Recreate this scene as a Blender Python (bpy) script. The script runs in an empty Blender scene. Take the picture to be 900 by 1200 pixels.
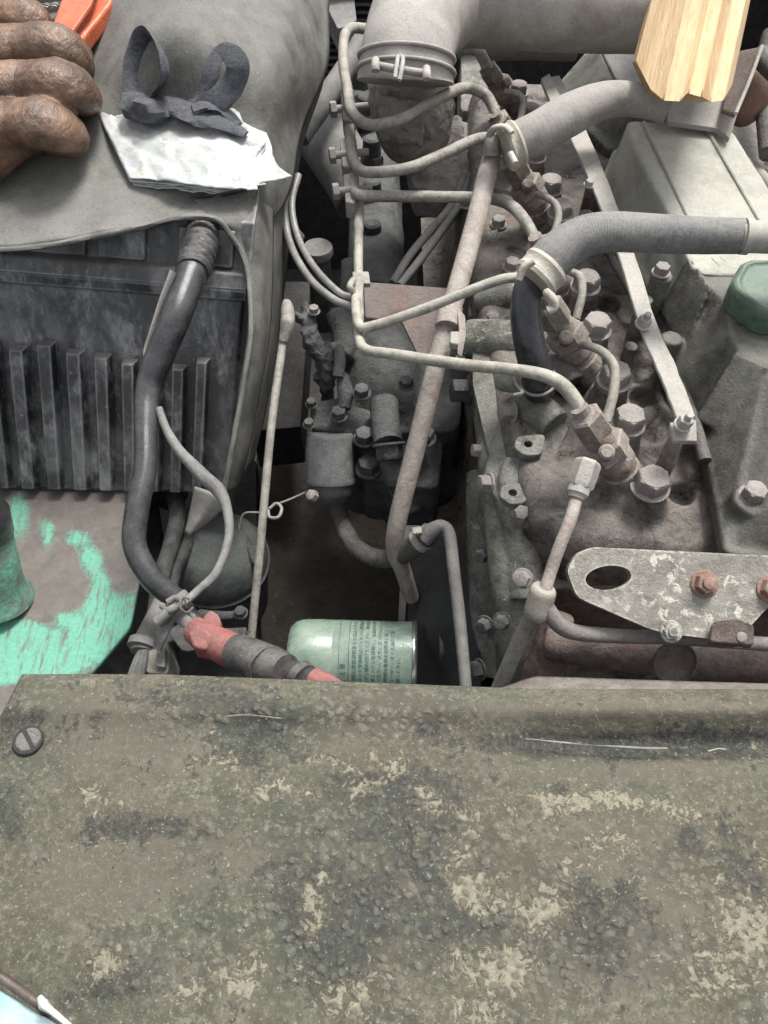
import bpy, bmesh, math, random
import numpy as np
from mathutils import Vector, Matrix, noise as mnoise
random.seed(7)
sc = bpy.context.scene
COL = sc.collection
# ---------------------------------------------------------------- camera
PITCH = math.radians(55)
S_, C_ = math.sin(PITCH), math.cos(PITCH)
FPX = 924.0
cam = bpy.data.cameras.new('camera'); camo = bpy.data.objects.new('camera', cam); COL.objects.link(camo)
camo.location = (0, 0, 0); camo.rotation_euler = (math.radians(90) - PITCH, 0, 0)
cam.sensor_fit = 'VERTICAL'; cam.sensor_height = 36; cam.lens = 36 * FPX / 1200
cam.clip_start = 0.01; cam.clip_end = 100
sc.camera = camo
# ---------------------------------------------------------------- sky and sun (overcast)
SUN_EL, SUN_ROT = math.radians(62), math.radians(30)
w = bpy.data.worlds.new('World'); sc.world = w; w.use_nodes = True
nt = w.node_tree; nt.nodes.clear()
sky = nt.nodes.new('ShaderNodeTexSky'); sky.sky_type = 'NISHITA'; sky.sun_disc = False
sky.sun_elevation = SUN_EL; sky.sun_rotation = SUN_ROT; sky.dust_density = 4.0; sky.air_density = 1.0
hs = nt.nodes.new('ShaderNodeHueSaturation'); hs.inputs['Saturation'].default_value = 0.22
bg = nt.nodes.new('ShaderNodeBackground'); bg.inputs[1].default_value = 0.125
wo = nt.nodes.new('ShaderNodeOutputWorld')
nt.links.new(sky.outputs[0], hs.inputs['Color']); nt.links.new(hs.outputs[0], bg.inputs[0]); nt.links.new(bg.outputs[0], wo.inputs[0])
sl = bpy.data.lights.new('sun', 'SUN'); slo = bpy.data.objects.new('sun', sl); COL.objects.link(slo)
sl.energy = 2.3; sl.angle = math.radians(16); sl.color = (1.0, 0.97, 0.92)
sd = Vector((math.sin(SUN_ROT) * math.cos(SUN_EL), math.cos(SUN_ROT) * math.cos(SUN_EL), math.sin(SUN_EL)))
slo.rotation_euler = sd.to_track_quat('Z', 'Y').to_euler()
sc.view_settings.view_transform = 'Standard'; sc.view_settings.look = 'None'
sc.view_settings.exposure = 0.85; sc.view_settings.gamma = 1
sc.cycles.max_bounces = 6

# ---------------------------------------------------------------- helpers
def P(px, py, h):
    """the point h centimetres below the lens that stands where the photograph shows (px, py)"""
    u = (px - 450) / FPX; v = (600 - py) / FPX; h = h / 100.0
    d = h / (S_ - v * C_)
    return Vector((u * d, d * (C_ + v * S_), -h))
def RR(r, px, py, h):
    v = (600 - py) / FPX
    return r * (h / 100.0) / (S_ - v * C_) / FPX
UP = Vector((0, 0, 1))

MATS = {}
def node(nt, t, **kw):
    n = nt.nodes.new(t)
    for k, v in kw.items():
        if k.startswith('i_'):
            n.inputs[int(k[2:])].default_value = v
        else: setattr(n, k, v)
    return n
def lin(c):
    return tuple((x / 255 / 12.92 if x / 255 <= .04045 else ((x / 255 + .055) / 1.055) ** 2.4) for x in c) + (1,)
def ramp(nt, src, a, b):
    m = nt.nodes.new('ShaderNodeMapRange'); m.inputs[1].default_value = a; m.inputs[2].default_value = b
    nt.links.new(src, m.inputs[0]); return m.outputs[0]
def nz(nt, vec, scale, detail=4, rough=.6, dist=0, off=None):
    n = nt.nodes.new('ShaderNodeTexNoise'); n.inputs['Scale'].default_value = scale; n.inputs['Detail'].default_value = detail
    n.inputs['Roughness'].default_value = rough; n.inputs['Distortion'].default_value = dist
    if off is not None:
        mp = nt.nodes.new('ShaderNodeVectorMath'); mp.operation = 'ADD'; mp.inputs[1].default_value = off
        nt.links.new(vec, mp.inputs[0]); vec = mp.outputs[0]
    nt.links.new(vec, n.inputs['Vector']); return n.outputs[0]
def mix(nt, f, a, b):
    m = nt.nodes.new('ShaderNodeMix'); m.data_type = 'RGBA'
    for s, v in ((m.inputs[0], f), (m.inputs[6], a), (m.inputs[7], b)):
        if hasattr(v, 'links') or hasattr(v, 'is_linked'): nt.links.new(v, s)
        else: s.default_value = v
    return m.outputs[2]
def mth(nt, op, a, b=None, clamp=False):
    m = nt.nodes.new('ShaderNodeMath'); m.operation = op; m.use_clamp = clamp
    for s, v in ((m.inputs[0], a), (m.inputs[1], b)):
        if v is None: continue
        if hasattr(v, 'is_linked'): nt.links.new(v, s)
        else: s.default_value = v
    return m.outputs[0]
DUST = (.27, .25, .228, 1)
def edgewear(nt, geo, rad):
    bv = nt.nodes.new('ShaderNodeBevel'); bv.samples = 4; bv.inputs['Radius'].default_value = rad
    d = nt.nodes.new('ShaderNodeVectorMath'); d.operation = 'DOT_PRODUCT'; nt.links.new(bv.outputs[0], d.inputs[0]); nt.links.new(geo.outputs['Normal'], d.inputs[1])
    return ramp(nt, d.outputs['Value'], .985, .90)
def grimy(name, c1, c2, rust=0, rustc=(.17, .062, .032, 1), dust=.5, rough=.8, metal=0, scale=1.0, bump=.5, chips=0, chipc=(.5, .5, .44, 1), dustc=DUST, coarse=0.0, edge=0, oil=.45):
    if name in MATS: return MATS[name]
    m = bpy.data.materials.new(name); m.use_nodes = True; nt = m.node_tree; nt.nodes.clear()
    out = nt.nodes.new('ShaderNodeOutputMaterial'); b = nt.nodes.new('ShaderNodeBsdfPrincipled')
    geo = nt.nodes.new('ShaderNodeNewGeometry'); pos = geo.outputs['Position']
    n1 = nz(nt, pos, 48 * scale, 7, .68, .4)
    c = mix(nt, ramp(nt, n1, .38, .62), c1, c2)
    if rust > 0:
        n2 = nz(nt, pos, 34 * scale, 6, .72, .6, (3.1, 1.7, .4))
        t = .70 - .36 * rust
        c = mix(nt, ramp(nt, n2, t, t + .14), c, mix(nt, n1, rustc, tuple(x * 1.9 for x in rustc[:3]) + (1,)))
    n3 = nz(nt, pos, 130 * scale, 6, .72, .3, (.7, 5.1, 2.2)); n3b = nz(nt, pos, 24 * scale, 4, .6, .5, (8.7, 2.1, 4.2))
    sep = nt.nodes.new('ShaderNodeSeparateXYZ'); nt.links.new(geo.outputs['Normal'], sep.inputs[0])
    up = ramp(nt, sep.outputs[2], -.5, 1.0)
    t1 = mth(nt, 'ADD', mth(nt, 'MULTIPLY', up, .8), mth(nt, 'MULTIPLY', mth(nt, 'SUBTRACT', n3, .5), 2.2))
    t1 = mth(nt, 'ADD', t1, mth(nt, 'MULTIPLY', mth(nt, 'SUBTRACT', n3b, .5), 1.6), True)
    dm = mth(nt, 'MULTIPLY', t1, min(1.0, dust * 1.12), True)
    c = mix(nt, dm, c, mix(nt, n1, tuple(x * .82 for x in dustc[:3]) + (1,), tuple(min(1, x * 1.2) for x in dustc[:3]) + (1,)))
    if oil > 0:   # dark greasy soaked patches
        no = nz(nt, pos, 30 * scale, 6, .7, .8, (6.3, .7, 9.4)); om = mth(nt, 'MULTIPLY', ramp(nt, no, .52, .68), oil)
        c = mix(nt, om, c, tuple(x * .45 for x in c1[:3]) + (1,))
    n6 = nz(nt, pos, 620, 3, .6, 0, (2.2, 1.1, 7.7))
    c = mix(nt, mth(nt, 'MULTIPLY', ramp(nt, n6, .60, .70), .4 * min(1, dust * 1.6)), c, tuple(min(1, x * 1.5) for x in dustc[:3]) + (1,))
    c = mix(nt, mth(nt, 'MULTIPLY', ramp(nt, n6, .42, .32), .35), c, tuple(x * .5 for x in c1[:3]) + (1,))
    if chips > 0:
        n4 = nz(nt, pos, 130 * scale, 5, .65, .6, (9., 3., 1.))
        n5 = nz(nt, pos, 22 * scale, 3, .6, .6, (4., 8., 1.))
        k = mth(nt, 'MULTIPLY', ramp(nt, n4, .62 - .1 * chips, .68 - .1 * chips), ramp(nt, n5, .45, .55))
        c = mix(nt, mth(nt, 'MULTIPLY', k, .85), c, chipc)
    if edge > 0:
        k = mth(nt, 'MULTIPLY', edgewear(nt, geo, .0022), ramp(nt, n3, .38, .56))
        c = mix(nt, mth(nt, 'MULTIPLY', k, edge), c, chipc)
    nt.links.new(c, b.inputs['Base Color'])
    r0 = mth(nt, 'ADD', mth(nt, 'MULTIPLY', dm, .35), rough - .15, True)
    if oil > 0: r0 = mth(nt, 'SUBTRACT', r0, mth(nt, 'MULTIPLY', om, .6), True)
    nt.links.new(r0, b.inputs['Roughness'])
    b.inputs['Metallic'].default_value = metal
    b.inputs['Specular IOR Level'].default_value = .45
    bp = nt.nodes.new('ShaderNodeBump'); bp.inputs['Strength'].default_value = min(1, bump * 1.1); bp.inputs['Distance'].default_value = .0016
    nb = nz(nt, pos, 480, 5, .75)
    hgt = mth(nt, 'ADD', nb, mth(nt, 'MULTIPLY', n3, .7 + coarse * 1.6))
    nt.links.new(hgt, bp.inputs['Height']); nt.links.new(bp.outputs[0], b.inputs['Normal'])
    nt.links.new(b.outputs[0], out.inputs[0])
    MATS[name] = m; return m

M_castdark = grimy('oily_dark_cast', (.028, .026, .025, 1), (.07, .064, .06, 1), dust=.55, rough=.62, bump=.8, coarse=.6, rust=.15)
M_head = grimy('head_cast', (.035, .03, .027, 1), (.15, .13, .115, 1), rust=.5, rustc=(.105, .04, .026, 1), dust=.5, rough=.6, bump=1, coarse=.8, dustc=(.33, .305, .27, 1), oil=.95)
M_front = grimy('front_cast', (.07, .07, .055, 1), (.22, .22, .18, 1), rust=.12, dust=.6, rough=.6, bump=.9, coarse=.7, chips=.35, chipc=(.48, .47, .42, 1), dustc=(.34, .335, .295, 1), oil=.6)
M_brown = grimy('brown_cast', (.07, .035, .026, 1), (.15, .085, .062, 1), rust=.35, rustc=(.13, .045, .03, 1), dust=.5, rough=.75, bump=.9, coarse=.8)
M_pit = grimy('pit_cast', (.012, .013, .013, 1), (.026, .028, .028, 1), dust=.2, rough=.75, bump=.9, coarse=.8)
M_pump = grimy('pump_cast', (.028, .029, .029, 1), (.06, .062, .062, 1), dust=.45, rough=.8, bump=.8, coarse=.9, dustc=(.19, .192, .186, 1))
M_cover = grimy('rocker_cover_paint', (.038, .037, .031, 1), (.10, .098, .082, 1), dust=.36, rough=.55, bump=.5, scale=.7, dustc=(.235, .23, .195, 1), oil=.6, edge=.3, chipc=(.36, .35, .3, 1))
M_coverfar = grimy('rocker_cover_dusty', (.24, .24, .2, 1), (.31, .305, .265, 1), dust=.85, rough=.85, bump=.25, scale=.5, dustc=(.42, .415, .365, 1), oil=.12)
M_inj = grimy('injector_steel', (.13, .095, .075, 1), (.3, .25, .21, 1), rust=.36, rustc=(.2, .085, .05, 1), dust=.7, rough=.62, bump=.9, dustc=(.42, .38, .335, 1), edge=.55, chipc=(.5, .43, .36, 1), oil=.5, scale=1.4)
M_bolt = grimy('bolt_steel', (.16, .14, .13, 1), (.3, .27, .25, 1), rust=.32, rustc=(.2, .1, .075, 1), dust=.68, rough=.65, bump=.7, edge=.4, chipc=(.45, .42, .38, 1), dustc=(.36, .33, .305, 1), oil=.3)
M_pipe = grimy('pipe_dusty_steel', (.15, .14, .12, 1), (.33, .31, .27, 1), scale=1.8, rust=.3, rustc=(.25, .15, .1, 1), dust=.55, rough=.6, bump=.5, dustc=(.42, .4, .35, 1))
M_pipelight = grimy('pipe_pale', (.21, .195, .16, 1), (.42, .4, .345, 1), scale=1.8, rust=.28, rustc=(.28, .2, .14, 1), dust=.5, rough=.6, bump=.4, dustc=(.46, .44, .385, 1))
M_pink = grimy('primer_pipe', (.28, .215, .185, 1), (.42, .375, .335, 1), rust=.38, rustc=(.2, .085, .05, 1), dust=.45, rough=.7, bump=.7, dustc=(.44, .41, .37, 1), scale=1.6, oil=.2)
M_hose = grimy('hose_rubber', (.12, .12, .122, 1), (.18, .178, .175, 1), dust=.5, rough=.8, bump=.35, dustc=(.3, .29, .265, 1), scale=1.3)
M_hosep = grimy('hose_rubber_dusty', (.23, .215, .2, 1), (.3, .285, .265, 1), dust=.6, rough=.85, bump=.3, dustc=(.36, .34, .31, 1))
M_elbow = grimy('elbow_rubber', (.24, .222, .205, 1), (.34, .32, .295, 1), dust=.65, rough=.8, bump=.35, dustc=(.42, .395, .365, 1), scale=.7, oil=.18)
M_black = grimy('black_rubber', (.022, .023, .026, 1), (.045, .046, .05, 1), dust=.3, rough=.28, bump=.12, dustc=(.13, .13, .128, 1), scale=.6, oil=.3)
M_cable = grimy('cable_rubber', (.02, .021, .023, 1), (.045, .046, .05, 1), dust=.3, rough=.26, bump=.2, dustc=(.15, .148, .145, 1), scale=.7, oil=.3)
M_strap = grimy('strap_steel', (.3, .28, .25, 1), (.4, .38, .34, 1), rust=.15, rustc=(.2, .12, .08, 1), dust=.6, rough=.75, bump=.5, dustc=(.43, .41, .37, 1))
M_clamp = grimy('clamp_steel', (.35, .33, .27, 1), (.5, .47, .4, 1), dust=.5, rough=.6, bump=.6, dustc=(.55, .52, .44, 1))
M_bracket = grimy('lifting_bracket_paint', (.11, .105, .09, 1), (.25, .24, .205, 1), dust=.5, rough=.65, bump=.7, chips=.85, chipc=(.62, .6, .52, 1), rust=.2, rustc=(.25, .12, .08, 1), dustc=(.36, .34, .3, 1), scale=1.3, edge=1.0, oil=.4)
M_redplate = grimy('red_primer', (.16, .1, .085, 1), (.21, .17, .155, 1), rust=.3, rustc=(.22, .075, .05, 1), dust=.5, rough=.8, bump=.5)
M_rust = grimy('rust_orange', (.2, .1, .07, 1), (.32, .2, .155, 1), dust=.6, rough=.8, bump=.7, rust=.3, rustc=(.3, .12, .07, 1), dustc=(.4, .3, .25, 1))
M_sheet = grimy('rubber_sheet', (.065, .065, .057, 1), (.14, .138, .12, 1), dust=.55, rough=.8, bump=.3, dustc=(.245, .24, .22, 1), scale=.45, oil=.25)
M_knot = grimy('blue_grey_cloth', (.05, .055, .07, 1), (.11, .115, .135, 1), dust=.35, rough=.95, bump=.9, scale=3, oil=.3, dustc=(.2, .2, .2, 1))
M_batt = None
M_orange = grimy('orange_paint', (.55, .11, .04, 1), (.68, .17, .07, 1), dust=.15, rough=.35, bump=.3, rust=.12, rustc=(.2, .06, .03, 1), scale=2)
M_chain = grimy('chain_steel', (.32, .32, .32, 1), (.5, .5, .49, 1), dust=.15, rough=.4, metal=.7, bump=.3)
M_red = grimy('red_plastic', (.24, .05, .042, 1), (.36, .11, .09, 1), dust=.5, rough=.6, bump=.5, scale=1.8, dustc=(.26, .19, .17, 1))
M_reddark = grimy('worn_red_tape', (.05, .05, .048, 1), (.075, .07, .066, 1), dust=.35, rough=.4, bump=.6, rust=.08, rustc=(.2, .04, .03, 1))
M_capgreen = grimy('dark_green_cap', (.045, .095, .065, 1), (.075, .135, .098, 1), dust=.35, rough=.5, bump=.35, dustc=(.22, .25, .2, 1), oil=.2)
M_wire = grimy('clear_wire', (.2, .2, .19, 1), (.33, .33, .31, 1), dust=.3, rough=.4, bump=.2)
M_board = grimy('brown_board', (.045, .037, .03, 1), (.09, .075, .062, 1), dust=.3, rough=.9, bump=.7, chips=.35, chipc=(.18, .15, .12, 1), dustc=(.13, .11, .09, 1), coarse=.5)
M_ground = grimy('dark_ground', (.02, .019, .018, 1), (.04, .037, .034, 1), dust=.1, rough=.95)
M_wall = grimy('enclosure_paint', (.018, .018, .018, 1), (.035, .034, .033, 1), dust=.15, rough=.9)
M_darkgreen = grimy('drum_paint', (.045, .055, .05, 1), (.09, .1, .094, 1), dust=.4, rough=.7, bump=.5, dustc=(.16, .165, .155, 1))
M_duct = grimy('duct_plastic', (.1, .097, .092, 1), (.17, .165, .155, 1), dust=.5, rough=.85, bump=.3, dustc=(.25, .24, .225, 1))
M_ball = grimy('brown_ball', (.16, .085, .055, 1), (.23, .13, .09, 1), dust=.3, rough=.7, bump=.3)

def finish(me, ang=38):
    me.polygons.foreach_set('use_smooth', [True] * len(me.polygons))
    try: me.set_sharp_from_angle(angle=math.radians(ang))
    except Exception: pass
def mkobj(name, bm, mat, parent=None, ang=38):
    """one mesh object; vertices are given in world space and stored relative to the thing's base"""
    me = bpy.data.meshes.new(name)
    bmesh.ops.recalc_face_normals(bm, faces=bm.faces)
    if parent is not None:
        root = parent
        while root.parent: root = root.parent
        org = root.location.copy()
    else:
        xs = [v.co for v in bm.verts]
        org = Vector((sum(c.x for c in xs) / len(xs), sum(c.y for c in xs) / len(xs), min(c.z for c in xs)))
    for v in bm.verts: v.co -= org
    bm.to_mesh(me); bm.free(); finish(me, ang)
    o = bpy.data.objects.new(name, me); COL.objects.link(o)
    if mat: me.materials.append(mat)
    if parent is not None: o.parent = parent
    else: o.location = org
    return o
def tag(o, label, cat, group=None):
    o['label'] = label; o['category'] = cat
    if group: o['group'] = group
    return o
def thing(name, loc, label, cat, group=None):
    o = bpy.data.objects.new(name, None); o.empty_display_size = .02; COL.objects.link(o); o.location = loc
    return tag(o, label, cat, group)
def struct(o): o['kind'] = 'structure'; return o

def crom(pts, n=8):
    pts = [Vector(p) for p in pts]
    if len(pts) < 3: return [pts[0].lerp(pts[-1], i / n) for i in range(n + 1)]
    ext = [pts[0] * 2 - pts[1]] + pts + [pts[-1] * 2 - pts[-2]]
    out = []
    for i in range(1, len(ext) - 2):
        p0, p1, p2, p3 = ext[i - 1:i + 3]
        for k in range(n):
            t = k / n
            out.append(.5 * ((2 * p1) + (p2 - p0) * t + (2 * p0 - 5 * p1 + 4 * p2 - p3) * t * t + (3 * p1 - p0 - 3 * p2 + p3) * t ** 3))
    out.append(pts[-1]); return out
def sweep(bm, path, radii, sides=14, flat=(1, 1), jit=0, seed=0, upv=None):
    n = len(path); rings = []
    t0 = (path[1] - path[0]).normalized()
    u = (upv if upv is not None else (Vector((0, 0, 1)) if abs(t0.z) < .9 else Vector((1, 0, 0))))
    u = (u - t0 * u.dot(t0)).normalized()
    prev = t0
    for i in range(n):
        t = (path[min(i + 1, n - 1)] - path[max(i - 1, 0)]).normalized()
        q = prev.rotation_difference(t); u = q @ u; u = (u - t * u.dot(t)).normalized(); prev = t
        b = t.cross(u); r = radii[i]
        ring = []
        for k in range(sides):
            a = 2 * math.pi * k / sides
            rr = r
            if jit:
                p = path[i] * 60 + Vector((math.cos(a), math.sin(a), seed)) * 1.5
                rr = r * (1 + jit * mnoise.noise(p))
            ring.append(bm.verts.new(path[i] + u * (math.cos(a) * rr * flat[0]) + b * (math.sin(a) * rr * flat[1])))
        rings.append(ring)
    for i in range(n - 1):
        for k in range(sides):
            bm.faces.new((rings[i][k], rings[i][(k + 1) % sides], rings[i + 1][(k + 1) % sides], rings[i + 1][k]))
    bm.faces.new(rings[0][::-1]); bm.faces.new(rings[-1])
def tube_bm(pts, r=None, n=8, sides=14, jit=0, bm=None, flat=(1, 1), smooth=True, upv=None):
    """pts: (px, py, h[, rpx])"""
    bm = bm or bmesh.new()
    P3 = [P(*p[:3]) for p in pts]
    R3 = [RR(p[3] if len(p) > 3 else r, p[0], p[1], p[2]) for p in pts]
    path = crom(P3, n) if smooth else [P3[0]] + P3[1:]
    m = len(path); L = len(P3) - 1; rad = []
    for i in range(m):
        f = i / (m - 1) * L; k = min(int(f), L - 1); rad.append(R3[k] + (R3[k + 1] - R3[k]) * (f - k))
    sweep(bm, path, rad, sides, flat, jit, random.random() * 9, upv)
    return bm
def tube(name, pts, r, mat, parent=None, **kw):
    return mkobj(name, tube_bm(pts, r, **kw), mat, parent, 50)
def lathe(bm, p0, axis, prof, n=20, rot=0):
    """prof: list of (distance along axis, radius) in metres"""
    ax = axis.normalized(); u = ax.orthogonal().normalized(); b = ax.cross(u); rings = []
    for d, r in prof:
        rings.append([bm.verts.new(p0 + ax * d + (u * math.cos(rot + 2 * math.pi * k / n) + b * math.sin(rot + 2 * math.pi * k / n)) * max(r, 1e-5)) for k in range(n)])
    for i in range(len(rings) - 1):
        for k in range(n): bm.faces.new((rings[i][k], rings[i][(k + 1) % n], rings[i + 1][(k + 1) % n], rings[i + 1][k]))
    bm.faces.new(rings[0][::-1]); bm.faces.new(rings[-1])
    return bm
def hexhead(bm, p0, axis, r, L, n=6, rot=0):
    lathe(bm, p0, axis, [(0, r), (L * .82, r), (L * .95, r * .93), (L, r * .8)], n, rot)
def cyl(bm, a, b, r0, r1=None, n=18):
    r1 = r0 if r1 is None else r1; L = (b - a).length; e = min(r0, r1, L) * .12
    lathe(bm, a, b - a, [(0, r0 - e), (e, r0), (L - e, r1), (L, r1 - e)], n)
def roundpoly(pts, f=.25, n=4):
    out = []
    N = len(pts)
    for i in range(N):
        a, b, c = pts[i - 1], pts[i], pts[(i + 1) % N]
        la, lc = (a - b).length, (c - b).length; r = f * min(la, lc)
        s, e = b + (a - b).normalized() * r, b + (c - b).normalized() * r
        for k in range(n + 1):
            t = k / n; out.append(s * (1 - t) ** 2 + b * 2 * t * (1 - t) + e * t * t)
    return out
def prism(bm, top, bot):
    a = [bm.verts.new(p) for p in top]; b = [bm.verts.new(p) for p in bot]; N = len(a)
    bm.faces.new(a); bm.faces.new(b[::-1])
    for i in range(N): bm.faces.new((a[i], b[i], b[(i + 1) % N], a[(i + 1) % N]))
    return bm
def slab_bm(px, drop, f=0, bm=None, taper=0):
    """px polygon of (px,py,h) extruded down by drop cm"""
    bm = bm or bmesh.new()
    top = [P(*p) for p in px]
    if f: top = roundpoly(top, f)
    c = sum(top, Vector()) / len(top)
    bot = [p + (p - c) * taper - UP * drop / 100 for p in top]
    return prism(bm, top, bot)
def bevel(o, wd=.0006, seg=2):
    m = o.modifiers.new('bevel', 'BEVEL'); m.width = wd; m.segments = seg; m.limit_method = 'ANGLE'; m.angle_limit = math.radians(35)
    return o
def slab(name, px, drop, mat, parent=None, f=0, bev=.0007, taper=0):
    return bevel(mkobj(name, slab_bm(px, drop, f, None, taper), mat, parent), bev)
def plate_holes(name, outer, holes, thick, mat, parent=None):
    bm = bmesh.new()
    def loop(pts):
        vs = [bm.verts.new(p) for p in pts]
        return [bm.edges.new((vs[i], vs[(i + 1) % len(vs)])) for i in range(len(vs))]
    es = loop(outer)
    for h in holes: es += loop(h)
    bmesh.ops.triangle_fill(bm, edges=es, use_beauty=True)
    bmesh.ops.recalc_face_normals(bm, faces=bm.faces)
    r = bmesh.ops.extrude_face_region(bm, geom=bm.faces[:])
    vs = [g for g in r['geom'] if isinstance(g, bmesh.types.BMVert)]
    bmesh.ops.translate(bm, verts=vs, vec=thick)
    return bevel(mkobj(name, bm, mat, parent), .0006)
_tex = {}
def cast(name, bm, mat, parent=None, voxel=.0016, smooth=5, disp=.0008, dscale=.02):
    """cast-metal look: union of the solids, filleted"""
    o = mkobj(name, bm, mat, parent, 180)
    r = o.modifiers.new('union', 'REMESH'); r.mode = 'VOXEL'; r.voxel_size = voxel; r.use_smooth_shade = True
    s = o.modifiers.new('fillet', 'SMOOTH'); s.iterations = smooth; s.factor = .5
    if disp:
        k = round(dscale, 4)
        if k not in _tex:
            t = bpy.data.textures.new('lumps', 'CLOUDS'); t.noise_scale = dscale; t.noise_depth = 3; _tex[k] = t
        d = o.modifiers.new('lumps', 'DISPLACE'); d.texture = _tex[k]; d.strength = disp * 2; d.mid_level = .5
        d.texture_coords = 'LOCAL'
    return o
def surf_pts(rows, nu, nv):
    R = [crom([P(*p) for p in r], nu) for r in rows]
    cols = len(R[0])
    out = [crom([R[i][j] for i in range(len(R))], nv) for j in range(cols)]
    return out   # out[j][i]
def surf(name, rows, mat, parent=None, nu=8, nv=8, thick=.002, amp=0, asc=30, ang=60, sub=0, extra=None):
    bm = bmesh.new(); G = surf_pts(rows, nu, nv)
    V = []
    for j, cl in enumerate(G):
        V.append([bm.verts.new(p + (UP * (amp * mnoise.fractal(p * asc, 1, 2, 3)) if amp else Vector()) + (extra(j / (len(G) - 1), i / (len(cl) - 1)) if extra else Vector())) for i, p in enumerate(cl)])
    for j in range(len(V) - 1):
        for i in range(len(V[0]) - 1): bm.faces.new((V[j][i], V[j + 1][i], V[j + 1][i + 1], V[j][i + 1]))
    o = mkobj(name, bm, mat, parent, ang)
    # make the upper side face up
    if o.data.polygons and sum(p.normal.z for p in o.data.polygons) < 0: o.data.flip_normals()
    s = o.modifiers.new('thickness', 'SOLIDIFY'); s.thickness = thick; s.offset = -1
    return o
def bolt_at(name, px, py, h, rpx, mat, parent, axis=UP, L=.5, washer=True, rot=None, stud=False, n=6):
    r = RR(rpx, px, py, h); bm = bmesh.new(); p = P(px, py, h); rot = random.random() if rot is None else rot
    ax = axis.normalized(); Lm = r * 2 * L
    if washer: lathe(bm, p - ax * r * .3, ax, [(0, r * 1.22), (r * .16, r * 1.25), (r * .25, r * 1.18)], 20)
    hexhead(bm, p - ax * r * .12, ax, r, Lm + r * .1, n, rot)
    if stud: lathe(bm, p + ax * Lm * .7, ax, [(0, r * .5), (Lm * .9, r * .5), (Lm, r * .4)], 12)
    return mkobj(name, bm, mat, parent, 30)

# ================================================================ setting
def ground():
    bm = bmesh.new(); z = -1.25
    vs = [bm.verts.new(Vector(c)) for c in ((-20, -20, z), (20, -20, z), (20, 20, z), (-20, 20, z))]
    bm.faces.new(vs); struct(mkobj('ground', bm, M_ground))
ground()
def boxw(name, x0, x1, y0, y1, z0, z1, mat, parent=None):
    bm = bmesh.new()
    prism(bm, [Vector(c) for c in ((x0, y0, z1), (x1, y0, z1), (x1, y1, z1), (x0, y1, z1))], [Vector(c) for c in ((x0, y0, z0), (x1, y0, z0), (x1, y1, z0), (x0, y1, z0))])
    return bevel(mkobj(name, bm, mat, parent), .002)
struct(boxw('light_block_wall', -.62, -.6, -.35, 1.5, -1.25, -.42, M_wall))  # four walls added round the pit to keep low side light out
struct(boxw('light_block_wall', .72, .74, -.35, 1.5, -1.25, -.40, M_wall))
struct(boxw('light_block_wall', -.6, .72, 1.48, 1.5, -1.25, -.42, M_wall))
struct(boxw('light_block_wall', -.6, .72, -.35, -.33, -1.25, -.38, M_wall))
struct(boxw('engine_bay_floor', -.6, .72, -.33, 1.48, -1.16, -1.15, M_wall))

# board seen deep down between battery and engine
o = slab('floor_board', [(300, 500, 76), (345, 470, 76), (480, 470, 76), (466, 735, 76), (470, 900, 76), (290, 900, 76), (304, 700, 76)], 2, M_board)
tag(o, 'dusty brown board lying flat deep in the gap behind the green oil filter', 'board')

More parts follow.
